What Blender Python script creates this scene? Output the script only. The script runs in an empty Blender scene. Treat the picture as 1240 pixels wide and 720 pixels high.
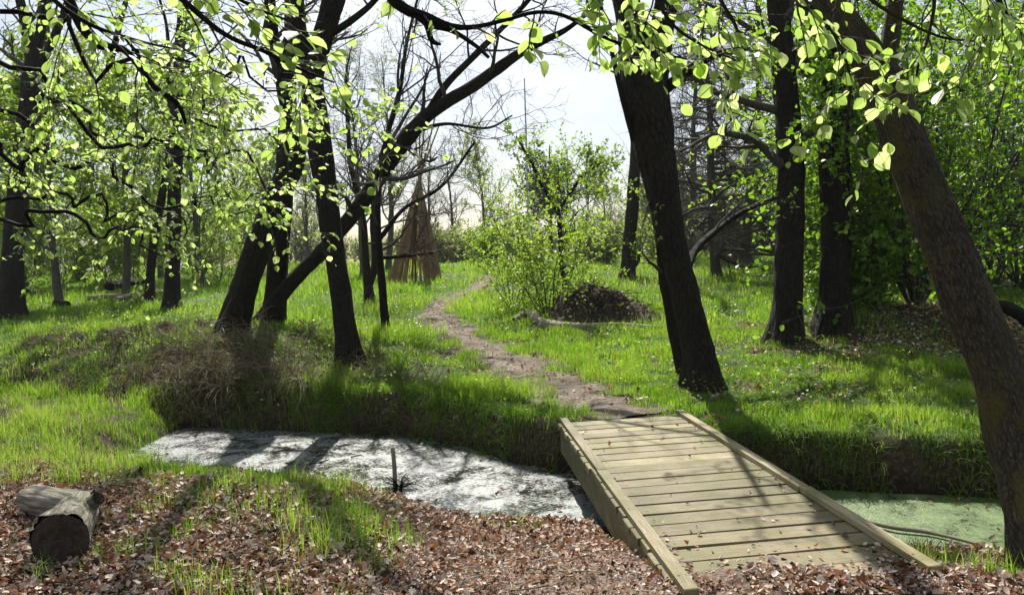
import bpy, math
import numpy as np
from mathutils import Matrix

S = bpy.context.scene
COL = S.collection
RAD = math.radians

# ------------------------------------------------------------------ camera
F = 1000.0                       # focal length in photo pixels (1240 wide)
EYE = np.array([0.0, 0.0, 1.55])
PITCH, ROLL = RAD(2.3), RAD(2.0)
r0 = np.array([1.0, 0, 0]); f0 = np.array([0, math.cos(PITCH), -math.sin(PITCH)]); u0 = np.cross(r0, f0)
CR = r0*math.cos(ROLL) - u0*math.sin(ROLL)
CU = u0*math.cos(ROLL) + r0*math.sin(ROLL)
cam = bpy.data.objects.new('camera', bpy.data.cameras.new('camera'))
COL.objects.link(cam)
cam.data.sensor_width = 36.0
cam.data.lens = 36.0*F/1240.0
cam.data.clip_start = 0.05; cam.data.clip_end = 3000
m = Matrix.Identity(4)
for i in range(3):
    m[i][0] = CR[i]; m[i][1] = CU[i]; m[i][2] = -f0[i]; m[i][3] = EYE[i]
cam.matrix_world = m
S.camera = cam

# ------------------------------------------------------------------ light
SUN_EL, SUN_AZ = RAD(46), RAD(-6.0)          # azimuth clockwise from +Y (view direction)
W = bpy.data.worlds.new('World'); S.world = W; W.use_nodes = True
wt = W.node_tree; wt.nodes.clear()
wo = wt.nodes.new('ShaderNodeOutputWorld'); bg = wt.nodes.new('ShaderNodeBackground')
sky = wt.nodes.new('ShaderNodeTexSky'); sky.sky_type = 'NISHITA'; sky.sun_disc = False
sky.sun_elevation = SUN_EL; sky.sun_rotation = SUN_AZ
sky.air_density = 1.0; sky.dust_density = 1.6; sky.ozone_density = 1.2
bg.inputs['Strength'].default_value = 0.062
# thin bright cloud over the blue
tc = wt.nodes.new('ShaderNodeTexCoord'); mp = wt.nodes.new('ShaderNodeMapping'); mp.inputs['Scale'].default_value = (1.0, 1.0, 2.2)
nz = wt.nodes.new('ShaderNodeTexNoise'); nz.inputs['Scale'].default_value = 2.3; nz.inputs['Detail'].default_value = 8; nz.inputs['Roughness'].default_value = 0.6
rp = wt.nodes.new('ShaderNodeValToRGB'); rp.color_ramp.elements[0].position = 0.40; rp.color_ramp.elements[1].position = 0.64
rp.color_ramp.elements[0].color = (0, 0, 0, 1); rp.color_ramp.elements[1].color = (0.75, 0.75, 0.75, 1)
mx = wt.nodes.new('ShaderNodeMixRGB'); mx.inputs['Color2'].default_value = (10.5, 10.8, 11.4, 1)
wt.links.new(tc.outputs['Generated'], mp.inputs['Vector']); wt.links.new(mp.outputs['Vector'], nz.inputs['Vector'])
wt.links.new(nz.outputs['Fac'], rp.inputs['Fac']); wt.links.new(rp.outputs['Color'], mx.inputs['Fac'])
wt.links.new(sky.outputs['Color'], mx.inputs['Color1']); wt.links.new(mx.outputs['Color'], bg.inputs['Color'])
wt.links.new(bg.outputs['Background'], wo.inputs['Surface'])

sl = bpy.data.lights.new('sun', 'SUN'); sl.energy = 5.0; sl.angle = RAD(0.53); sl.color = (1.0, 0.95, 0.86)
so = bpy.data.objects.new('sun', sl); COL.objects.link(so)
sun_dir = np.array([math.sin(SUN_AZ)*math.cos(SUN_EL), math.cos(SUN_AZ)*math.cos(SUN_EL), math.sin(SUN_EL)])
from mathutils import Vector
so.rotation_euler = Vector(sun_dir).to_track_quat('Z', 'Y').to_euler()
so.location = (0, 30, 40)

S.view_settings.view_transform = 'Standard'; S.view_settings.look = 'None'
S.view_settings.exposure = 0.84; S.view_settings.gamma = 1.0; S.view_settings.use_curve_mapping = False
S.render.engine = 'CYCLES'
cy = S.cycles
cy.max_bounces = 6; cy.diffuse_bounces = 3; cy.glossy_bounces = 2; cy.transmission_bounces = 4; cy.transparent_max_bounces = 4
cy.volume_bounces = 0
cy.use_denoising = True
cy.sample_clamp_indirect = 6.0
cy.caustics_reflective = False; cy.caustics_refractive = False

# ------------------------------------------------------------------ numeric helpers
def nrm(a):
    return a/np.maximum(np.linalg.norm(a, axis=-1, keepdims=True), 1e-9)

def px(x, y, d):                                  # a photo pixel at a real distance
    return EYE + d*(f0 + CR*(x-620)/F - CU*(y-360)/F)

def _h(ix, iy, iz, s):
    n = (ix*374761393 + iy*668265263 + iz*2147483647 + s*1274126177) & 0xffffffff
    n = ((n ^ (n >> 13))*1274126177) & 0xffffffff
    n = ((n ^ (n >> 16))*2246822519) & 0xffffffff
    return ((n ^ (n >> 15)) & 0xffff)/65535.0

def vn(x, y, z=None, s=0):
    x = np.asarray(x, float); y = np.asarray(y, float); z = np.zeros_like(x) if z is None else np.asarray(z, float)
    ix, iy, iz = np.floor(x).astype(np.int64), np.floor(y).astype(np.int64), np.floor(z).astype(np.int64)
    fx, fy, fz = x-ix, y-iy, z-iz
    fx, fy, fz = fx*fx*(3-2*fx), fy*fy*(3-2*fy), fz*fz*(3-2*fz)
    r = 0
    for a in (0, 1):
        for b in (0, 1):
            for c in (0, 1):
                r = r + (fx if a else 1-fx)*(fy if b else 1-fy)*(fz if c else 1-fz)*_h(ix+a, iy+b, iz+c, s)
    return r                                      # 0..1

def fbm(x, y, z=None, s=0, o=3):
    r = 0; a = 0.5; k = 1.0; t = 0
    for i in range(o):
        r = r + a*vn(np.asarray(x)*k, np.asarray(y)*k, None if z is None else np.asarray(z)*k, s+i*17); t += a; a *= 0.5; k *= 2.03
    return r/t

def sstep(a, b, x):
    t = np.clip((x-a)/(b-a), 0, 1); return t*t*(3-2*t)

# ------------------------------------------------------------------ terrain
WATER = -0.50
SX = np.array([-60, -22, -14, -8, -5.4, -4.2, -2.4, -1.2, 0, 1.5, 3, 6, 12, 60], float)
SYV = np.array([30, 17.5, 15.2, 12.7, 10.4, 9.75, 9.25, 8.65, 7.3, 6.6, 6.15, 5.25, 4.0, -4], float)
HWV = np.array([0.6, 0.5, 0.5, 0.6, .9, 1.0, 1.05, .95, .74, .74, .72, 0.72, 0.72, 0.72], float)
def stream_y(x):
    return sum(np.interp(x+o, SX, SYV) for o in (-.45, -.3, -.15, 0, .15, .3, .45))/7.0
def stream_u(x, y):                               # signed distances beyond the far / near water edge
    sy = stream_y(x); k = (stream_y(x+.2)-stream_y(x-.2))/.4
    c = 1/np.sqrt(1+k*k)
    t = (y-sy)*c
    hw = np.interp(x, SX, HWV) + 0.22*(fbm(x*1.3, y*1.3, s=5)-.5)
    return t-hw, -t-hw
def H(x, y, fine=True):
    x = np.asarray(x, float); y = np.asarray(y, float)
    uf, un = stream_u(x, y)
    d = np.maximum(y-9.0, 0)
    rise = 0.042*np.where(d < 45, d - 0.25*np.minimum(d, 6), 45-1.5) + 0.0
    left = 0.55*np.exp(-((x+5.2)/2.9)**2 - ((y-14.6)/2.3)**2) + 0.30*np.exp(-((x+8.2)/1.6)**2-((y-14.8)/1.5)**2)
    right = 0.55*np.exp(-((x-6.6)/2.3)**2 - ((y-13.6)/1.7)**2) + 0.12*np.exp(-((x-4.2)/2.0)**2-((y-11)/2.5)**2)
    top = -0.03 + rise + (left+right)*sstep(0.1, 2.0, uf)
    steep = 0.26 + 0.34*np.exp(-((x+4)/1.6)**2) + 0.12*sstep(2.2, 4.5, x) + .3*sstep(-4.5, -6, x)
    bed = -0.8 + 0.62*sstep(-4.0, -5.1, x)
    far = bed + (top-bed)*sstep(-0.18, 1, uf/steep)**0.75
    near = bed + (-.40-bed)*sstep(-0.45, 0.25, un) + .33*sstep(.1, 1.9, un) + .05*np.exp(-((x+1.9)/1.6)**2-((y-6.)/.8)**2)
    near = near + (.34*np.exp(-((x+5.0)/1.0)**2-((y-8.8)/.75)**2))*sstep(0, .7, un)
    near = near + .095*np.exp(-((x-1.35)/.95)**2)*(1-sstep(3.95, 4.45, y))
    near = near + 0.16*sstep(-2.5, -6, x)*sstep(0.3, 2.5, un)
    z = np.where(uf > un, far, near)
    if fine:
        amp = np.where(uf > un, 0.12+.30*np.exp(-((x+6.5)/3.2)**2-((y-13.5)/3.)**2), 0.06)*sstep(-.2, .6, np.maximum(uf, un))*(1-0.6*np.exp(-((x-1.3)/1.1)**2-((y-6)/3.2)**2*1.0))
        z = z + amp*(fbm(x*1.7, y*1.7, s=2)-.5) + amp*.5*(vn(x*6, y*6, s=9)-.5)
    z = z + 1.5*(fbm(x/60., y/60., s=3)-.5)*sstep(45, 140, np.hypot(x, y))
    return z

def G(x, y):                                      # where the ray through a photo pixel meets the ground
    ray = f0 + CR*(x-620)/F - CU*(y-360)/F
    d = np.concatenate([np.arange(2, 30, .03), np.arange(30, 120, .2)])
    P = EYE + d[:, None]*ray
    below = P[:, 2] < H(P[:, 0], P[:, 1])
    i = np.argmax(below) if below.any() else len(d)-1
    return P[i], d[i]

def Wp(x, y, z):                                  # where it meets the level z
    ray = f0 + CR*(x-620)/F - CU*(y-360)/F
    return EYE + ray*((z-EYE[2])/ray[2])

# path as a world polyline
PATHPX = [(765, 506, .40), (742, 497, .52), (700, 480, .56), (648, 457, .54), (602, 432, .52), (560, 408, .50), (535, 388, .46), (528, 374, .42), (548, 362, .40), (574, 351, .40), (588, 341, .42), (592, 333, .40)]
PP = np.array([[*G(a, b)[0][:2], w] for a, b, w in PATHPX])
def resample(P, n):
    P = np.asarray(P, float)
    seg = np.linalg.norm(np.diff(P[:, :min(3, P.shape[1])], axis=0), axis=1); s = np.concatenate([[0], np.cumsum(seg)])
    Q = np.vstack([2*P[0]-P[1], P, 2*P[-1]-P[-2]])
    t = np.linspace(0, s[-1], n); i = np.clip(np.searchsorted(s, t, 'right')-1, 0, len(P)-2)
    u = ((t-s[i])/np.maximum(s[i+1]-s[i], 1e-9))[:, None]
    a, b, c, d = Q[i], Q[i+1], Q[i+2], Q[i+3]
    return .5*((2*b) + (c-a)*u + (2*a-5*b+4*c-d)*u*u + (3*b-a-3*c+d)*u**3)
PF = resample(PP, 160)
def path_d(x, y):
    x = np.asarray(x, float); y = np.asarray(y, float)
    out = np.full(x.shape, 9e9)
    for p in PF[::2]:
        out = np.minimum(out, np.hypot(x-p[0], y-p[1])-p[2])
    return out

def worn(x, y):                                   # bare trodden soil in front of the bridge
    n = fbm(x*1.5, y*1.5, s=33)
    return sstep(.30, .75, np.exp(-((x-(.15+.5*(4.7-y)))/.95)**2 - ((y-4.3)/1.1)**2) + .9*(n-.5))*(1-sstep(5.6, 6.2, y))
def green(x, y):                                  # 0 leaf litter / bare earth .. 1 grass
    uf, un = stream_u(x, y)
    n = fbm(x*.9, y*.9, s=31); n2 = fbm(x*2.6, y*2.6, s=37)
    far = .25+.75*sstep(.30, .50, n+.45*(n2-.5)+.10)
    far = far*sstep(-.26, .16, path_d(x, y) + .85*(n2-.5) + .35*(vn(x*7, y*7, s=35)-.5))
    rl = np.exp(-((x-6.6)/2.3)**2-((y-12.3)/2.4)**2)        # leafy shade under the right-hand trees
    far = far*(1-.8*sstep(.3, .85, rl+.5*(n2-.5)))
    far = far*(1-.3*sstep(1.4, 2.4, x)*sstep(14, 11.5, y)*sstep(.52, .64, fbm(x*1.25+3, y*1.25, s=47)))
    lb = np.exp(-((x+4.3)/1.9)**2-((y-11.9)/1.1)**2)        # dead grass on the left bank
    far = far*(1-.55*sstep(.3, .8, lb+1.5*(n2-.5)))
    far = far*sstep(-.02, .16, uf+.2*(n2-.5))
    far = far*(1-.6*sstep(.40, .55, fbm(x*.55+7, y*.55, s=39))*np.exp(-((x+7.)/2.8)**2-((y-13.2)/2.4)**2))
    near = np.exp(-((un-1.25)/.72)**2)*sstep(-.6, -1.1, x+.7*(n2-.5))
    near = np.maximum(near, .85*sstep(-3.3, -4.6, x+.7*(n2-.5))*sstep(5.6, 6.6, y+.9*(n-.5)))
    near = np.maximum(near, .55*np.exp(-((x+.15)/.28)**2-((y-6.05)/.3)**2))
    near = np.maximum(near, .8*np.exp(-((x-2.55)/.35)**2-((y-4.3)/.4)**2))
    near = near*sstep(.25, .6, n+.7*(n2-.3))
    near = np.where((x < -4.5) & (np.maximum(uf, un) < .2), .25+.75*sstep(.35, .5, n2), near); far = np.where((x < -4.5) & (uf < .3), .25+.75*sstep(.35, .5, n2), far)
    near = np.maximum(near, .5*sstep(.50, .60, fbm(x*2.1, y*2.1, s=49))*sstep(-.7, -1.3, x)*(un > .2))
    return np.where(uf > un, far, near)

# ------------------------------------------------------------------ mesh collecting
class MB:
    def __init__(s): s.V = []; s.F = []; s.R = []; s.U = []; s.n = 0
    def add(s, V, faces, rnd=0.0, luv=None):
        V = np.asarray(V, float).reshape(-1, 3)
        for f in (faces if isinstance(faces, list) else [faces]):
            s.F.append(np.asarray(f, np.int64)+s.n)
        s.V.append(V); s.R.append(np.broadcast_to(np.asarray(rnd, float), (len(V),)))
        s.U.append(np.zeros((len(V), 2)) if luv is None else np.asarray(luv, float).reshape(-1, 2))
        s.n += len(V)
    def mesh(s, name, mats, smooth=True, origin=(0, 0, 0)):
        me = bpy.data.meshes.new(name)
        V = np.concatenate(s.V) - np.asarray(origin, float)
        loops = np.concatenate([f.ravel() for f in s.F]); sizes = np.concatenate([np.full(len(f), f.shape[1]) for f in s.F])
        me.vertices.add(len(V)); me.vertices.foreach_set('co', V.astype(np.float32).ravel())
        me.loops.add(len(loops)); me.loops.foreach_set('vertex_index', loops.astype(np.int32))
        me.polygons.add(len(sizes)); st = np.concatenate([[0], np.cumsum(sizes)[:-1]])
        me.polygons.foreach_set('loop_start', st.astype(np.int32))
        me.polygons.foreach_set('use_smooth', np.full(len(sizes), smooth))
        a = me.attributes.new('rnd', 'FLOAT', 'POINT'); a.data.foreach_set('value', np.concatenate(s.R).astype(np.float32))
        a = me.attributes.new('luv', 'FLOAT2', 'POINT'); a.data.foreach_set('vector', np.concatenate(s.U).astype(np.float32).ravel())
        me.update(calc_edges=True)
        for k in (mats if isinstance(mats, (list, tuple)) else [mats]): me.materials.append(k)
        return me
    def obj(s, name, mats, parent=None, smooth=True, origin=None):
        o = bpy.data.objects.new(name, s.mesh(name, mats, smooth, (origin if origin is not None else (tuple(parent.location) if parent else (0, 0, 0)))))
        COL.objects.link(o)
        if parent: o.parent = parent
        elif origin is not None: o.location = origin
        return o

def tag(o, label=None, cat=None, group=None, kind=None):
    for k, v in (('label', label), ('category', cat), ('group', group), ('kind', kind)):
        if v: o[k] = v
    return o
def thing(name, label, cat, loc=(0, 0, 0), group=None, kind=None):
    o = bpy.data.objects.new(name, None); COL.objects.link(o); o.location = [float(v) for v in loc]
    o.empty_display_size = .2
    return tag(o, label, cat, group, kind)
def copy_tree(o, loc, rz, sc, label, group=None):
    c = o.copy(); COL.objects.link(c); c.location = [float(v) for v in loc]; c.rotation_euler = (0, 0, rz); c.scale = (sc, sc, sc)
    c['label'] = label
    if group: c['group'] = group
    for ch in list(o.children):
        k = ch.copy(); COL.objects.link(k); k.parent = c
    return c

def tubes(mb, P, R, S_=4, rnd=None, cap=False):
    """P (B,N,3), R (B,N): one round tube per row."""
    P = np.asarray(P, float); R = np.asarray(R, float)
    if P.ndim == 2: P = P[None]; R = R[None]
    B, N, _ = P.shape
    T = nrm(np.gradient(P, axis=1))
    av = nrm(P[:, -1]-P[:, 0]); ref = np.where(np.abs(av[:, 2:3]) < .8, np.array([[0, 0, 1.]]), np.array([[1., 0, 0]]))
    X = nrm(np.cross(T, ref[:, None])); Y = np.cross(T, X)
    th = np.arange(S_)*2*np.pi/S_
    V = P[:, :, None] + R[:, :, None, None]*(np.cos(th)[:, None]*X[:, :, None] + np.sin(th)[:, None]*Y[:, :, None])
    b = np.arange(B)[:, None, None]*N*S_; i = np.arange(N-1)[None, :, None]*S_; k = np.arange(S_)[None, None]; k2 = (k+1) % S_
    Fq = np.stack([b+i+k, b+i+k2, b+i+S_+k2, b+i+S_+k], -1).reshape(-1, 4)
    r = np.zeros(B) if rnd is None else rnd
    L = np.cumsum(np.concatenate([np.zeros((B, 1)), np.linalg.norm(np.diff(P, axis=1), axis=2)], 1), 1)
    uv = np.stack([np.broadcast_to(th/(2*np.pi), (B, N, S_)), np.broadcast_to(L[:, :, None], (B, N, S_))], -1)
    mb.add(V, Fq, np.repeat(r, N*S_), uv)
    if cap:
        ng = [np.arange(S_)[None, ::-1], ((N-1)*S_+np.arange(S_))[None]]
        for q in range(B):
            for g in ng: mb.F.append(g + mb.n - B*N*S_ + q*N*S_)

def bark_tube(mb, P, R, S_=24, amp=.06, flare=.5, lobes=5, seed=0, knots=0.25):
    """one thick trunk or limb with a lumpy, ridged surface and a root flare"""
    P = np.asarray(P, float); N = len(P)
    T = nrm(np.gradient(P, axis=0)); X = np.zeros_like(P)
    x = np.cross(T[0], [0, 1, 0.]); x = x/np.linalg.norm(x)
    for i in range(N):
        x = x-T[i]*x.dot(T[i]); x = x/np.linalg.norm(x); X[i] = x
    Y = np.cross(T, X); th = np.arange(S_+1)*2*np.pi/S_
    L = np.concatenate([[0], np.cumsum(np.linalg.norm(np.diff(P, axis=0), axis=1))])
    c, s = np.cos(th)[None], np.sin(th)[None]; l = L[:, None]; q = np.asarray(R)[:, None]
    rr = q*(1+knots*(fbm(c*1.2+9+seed, s*1.2+9, l*1.4, s=seed)-.5) + amp*2*(vn(c*4+20, s*4+20, l*3.0, s=seed+3)-.5) + amp*1.4*(vn(c*9+20, s*9+20, l*8, s=seed+5)-.5))
    rr = rr*(1+amp*1.5*((1-np.abs(2*vn(c*5+40, s*5+40, l*1.1, s=seed+7)-1))-.5))
    rr = rr*(1+flare*(.65*np.exp(-l/.22)+.5*np.exp(-l/.5))*(1+.55*np.cos(lobes*th[None]+seed)))
    V = P[:, None]+rr[..., None]*(c[..., None]*X[:, None]+s[..., None]*Y[:, None])
    i = np.arange(N-1)[:, None]*(S_+1); k = np.arange(S_)[None]; k2 = k+1
    Fq = np.stack([i+k, i+k2, i+S_+1+k2, i+S_+1+k], -1).reshape(-1, 4)
    uv = np.stack([np.broadcast_to(th/(2*np.pi), (N, S_+1)), np.broadcast_to(L[:, None], (N, S_+1))], -1)
    mb.add(V, Fq, seed*.37 % 1., uv)
    mb.F.append((np.arange(S_)[None]+(N-1)*(S_+1)) + mb.n - N*(S_+1))

# ------------------------------------------------------------------ leaves
def _tm(v, q, t): return np.array(v, float), [np.array(a) for a in (q, t) if len(a)]
LEAF_FAR = _tm([(0, 0, 0), (.33, .5, .05), (0, 1, -.05), (-.33, .5, .05)], [(0, 1, 2, 3)], [])
LEAF_MID = _tm([(0, 0, 0), (0, .5, -.04), (0, 1, -.16), (.30, .28, .07), (.31, .66, .03), (-.30, .28, .07), (-.31, .66, .03)],
               [(0, 3, 4, 1), (0, 1, 6, 5)], [(1, 4, 2), (1, 2, 6)])
_w = [(.33, .14, .06), (.455, .40, .05), (.40, .67, .01), (.20, .90, -.08)]
LEAF_NEAR = _tm([(0, -.12, .03), (0, .22, -.02), (0, .48, -.05), (0, .74, -.11), (0, 1.02, -.22)] + _w + [(-a, b+.02, c) for a, b, c in _w],
                [(1, 5, 6, 2), (2, 6, 7, 3), (3, 7, 8, 4), (1, 2, 10, 9), (2, 3, 11, 10), (3, 4, 12, 11)], [(0, 5, 1), (0, 1, 9)])
LEAF_DEAD = _tm([(0, 0, .14), (0, .5, -.02), (.04, 1.05, .26), (.20, .22, .22), (.36, .62, .34), (-.30, .3, .08), (-.2, .74, .24)],
                [(0, 3, 4, 1), (0, 1, 6, 5)], [(1, 4, 2), (1, 2, 6)])
def leaves(mb, rng, P, D, Nn, size, tm, rnd=None):
    n = len(P)
    if n == 0: return
    D = nrm(D); X = nrm(np.cross(D, Nn)); Z = np.cross(X, D)
    tv, fs = tm; k = len(tv); size = np.broadcast_to(np.asarray(size, float), (n,))
    w = rng.uniform(.85, 1.15, n); cz = rng.uniform(.4, 1.8, n)
    V = P[:, None] + size[:, None, None]*((tv[:, 0]*w[:, None])[..., None]*X[:, None] + tv[None, :, 1, None]*D[:, None] + (tv[:, 2]*cz[:, None])[..., None]*Z[:, None])
    if rnd is None: rnd = rng.random(n)
    b = np.arange(n)[:, None, None]*k
    mb.add(V, [(f[None]+b).reshape(-1, f.shape[1]) for f in fs], np.repeat(rnd, k), np.tile(tv[:, :2], (n, 1)))

# ------------------------------------------------------------------ branching
def rdir(rng, n): return nrm(rng.normal(size=(n, 3)))
def grow(rng, start, dirs, length, rad, K, wander=.25, up=0., tip=.25, curl=0.):
    B = len(start); P = np.zeros((B, K+1, 3)); P[:, 0] = start; d = nrm(dirs); st = (np.broadcast_to(length, (B,))/K)[:, None]
    dr = rdir(rng, B)*curl
    for i in range(K):
        d = nrm(d + rng.normal(size=(B, 3))*wander + dr + np.array([0, 0, up])); P[:, i+1] = P[:, i]+d*st
    R = np.asarray(rad)[:, None]*np.linspace(1, tip, K+1)[None]
    return P, R
def spawn(rng, P, R, n, t0, t1, ang, angsd=.2, rf=.6, flat=0.):
    B, N, _ = P.shape
    t = (t0 + (t1-t0)*(np.arange(n)[None]+rng.random((B, n)))/n)
    f = t*(N-1); i = np.clip(f.astype(int), 0, N-2); u = (f-i)[..., None]; b = np.arange(B)[:, None]
    p = P[b, i]*(1-u)+P[b, i+1]*u; tg = nrm(P[b, i+1]-P[b, i]); r = R[b, i]*(1-u[..., 0])+R[b, i+1]*u[..., 0]
    p = p.reshape(-1, 3); tg = tg.reshape(-1, 3); r = r.reshape(-1)
    q = rng.normal(size=p.shape); q[:, 2] *= (1-flat); q = nrm(q-tg*(q*tg).sum(1, keepdims=True))
    a = rng.normal(ang, angsd, len(p))[:, None]
    return p, nrm(np.cos(a)*tg+np.sin(a)*q), r*rf, t.reshape(-1)
def along(rng, P, m, t0=.15, t1=1.):
    B, N, _ = P.shape; t = rng.uniform(t0, t1, (B, m)); f = t*(N-1); i = np.clip(f.astype(int), 0, N-2); u = (f-i)[..., None]; b = np.arange(B)[:, None]
    return (P[b, i]*(1-u)+P[b, i+1]*u).reshape(-1, 3), nrm(P[b, i+1]-P[b, i]).reshape(-1, 3)

# ------------------------------------------------------------------ materials
class NT:
    def __init__(s, name):
        s.m = bpy.data.materials.new(name); s.m.use_nodes = True; s.t = s.m.node_tree; s.t.nodes.clear()
        s.out = s.t.nodes.new('ShaderNodeOutputMaterial')
    def n(s, ty, _o=0, **kw):
        nd = s.t.nodes.new('ShaderNode'+ty)
        for k, v in kw.items():
            if k[0] == '_': setattr(nd, k[1:], v); continue
            k = k.replace('_', ' ')
            i = nd.inputs[int(k)] if k.isdigit() else nd.inputs[k]
            if isinstance(v, bpy.types.NodeSocket): s.t.links.new(v, i)
            elif isinstance(v, bpy.types.Node): s.t.links.new(v.outputs[0], i)
            else: i.default_value = v
        return nd
    def attr(s, name): return s.n('Attribute', _attribute_name=name)
    def ramp(s, fac, stops):
        nd = s.n('ValToRGB', Fac=fac); e = nd.color_ramp.elements
        while len(e) < len(stops): e.new(.5)
        for el, (p, c) in zip(e, stops):
            el.position = p; el.color = (*c, 1) if len(c) == 3 else c
        return nd.outputs[0]
    def math(s, op, a, b=0.): return s.n('Math', _operation=op, **{'0': a, '1': b}).outputs[0]
    def mix(s, f, a, b, mode='MIX'): return s.n('MixRGB', _blend_type=mode, Fac=f, Color1=a, Color2=b).outputs[0]
    def end(s, sh): s.t.links.new(sh.outputs[0] if isinstance(sh, bpy.types.Node) else sh, s.out.inputs['Surface']); return s.m

def leafmat(name, stops, tstops, tr=.5, rough=.42, spec=.35, veins=False):
    t = NT(name); r = t.attr('rnd').outputs['Fac']
    c = t.ramp(r, stops); tc_ = t.ramp(r, tstops)
    bump = None
    if veins:
        sx = t.n('SeparateXYZ', Vector=t.attr('luv').outputs['Vector'])
        ax = t.math('ABSOLUTE', sx.outputs[0])
        ph = t.math('SUBTRACT', sx.outputs[1], t.math('MULTIPLY', ax, .75))
        wv = t.math('SINE', t.math('MULTIPLY', ph, 52.))
        k = t.math('GREATER_THAN', wv, .82); mid = t.math('LESS_THAN', ax, .022)
        k = t.math('MAXIMUM', t.math('MULTIPLY', k, .35), t.math('MULTIPLY', mid, .6))
        tc_ = t.mix(k, tc_, (.16, .26, .035, 1)); c = t.mix(k, c, (.30, .36, .12, 1))
        bump = t.n('Bump', Strength=.35, Distance=.004, Height=wv)
    p = t.n('BsdfPrincipled', Base_Color=c, Roughness=rough); p.inputs['Specular IOR Level'].default_value = spec
    tl = t.n('BsdfTranslucent', Color=tc_)
    if bump: t.t.links.new(bump.outputs[0], p.inputs['Normal'])
    return t.end(t.n('MixShader', Fac=tr, **{'1': p, '2': tl}))

M = {}
M['beech'] = leafmat('spring_leaf', [(0, (.15, .25, .03)), (.6, (.24, .36, .06)), (1, (.32, .42, .12))], [(0, (.34, .52, .08)), (.6, (.54, .72, .19)), (1, (.70, .82, .34))], .62, .36, .4, True)
M['leaf'] = leafmat('young_leaf', [(0, (.09, .17, .02)), (1, (.18, .27, .04))], [(0, (.24, .42, .02)), (.7, (.40, .58, .04)), (1, (.50, .62, .09))], .52, .42, .25)
M['deep'] = leafmat('deep_green_leaf', [(0, (.05, .12, .014)), (1, (.14, .24, .03))], [(0, (.15, .34, .012)), (1, (.38, .62, .04))], .5, .38, .35)
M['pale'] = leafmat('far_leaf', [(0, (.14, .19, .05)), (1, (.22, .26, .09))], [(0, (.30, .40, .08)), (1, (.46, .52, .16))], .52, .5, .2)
M['ever'] = leafmat('evergreen_leaf', [(0, (.015, .03, .014)), (1, (.035, .06, .025))], [(0, (.01, .02, .006)), (1, (.03, .05, .012))], .2, .5, .3)
M['grass'] = leafmat('grass_blade', [(0, (.07, .14, .012)), (.5, (.14, .24, .02)), (.82, (.22, .33, .035)), (.9, (.28, .30, .08)), (1, (.42, .34, .18))], [(0, (.11, .27, .008)), (.5, (.26, .48, .018)), (.82, (.42, .64, .05)), (.9, (.44, .48, .12)), (1, (.42, .33, .16))], .5, .4, .3)
M['dry'] = leafmat('dry_grass', [(0, (.05, .035, .02)), (.4, (.17, .125, .07)), (.75, (.36, .29, .18)), (1, (.58, .52, .39))], [(0, (.05, .035, .02)), (1, (.25, .19, .10))], .3, .6, .2)
M['dead'] = leafmat('dead_leaf', [(0, (.05, .025, .012)), (.18, (.14, .06, .028)), (.28, (.22, .115, .065)), (.42, (.40, .29, .22)), (.70, (.58, .46, .37)), (1, (.78, .69, .60))], [(0, (.03, .012, .006)), (.5, (.24, .07, .015)), (1, (.26, .17, .08))], .28, .6, .2)

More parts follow.
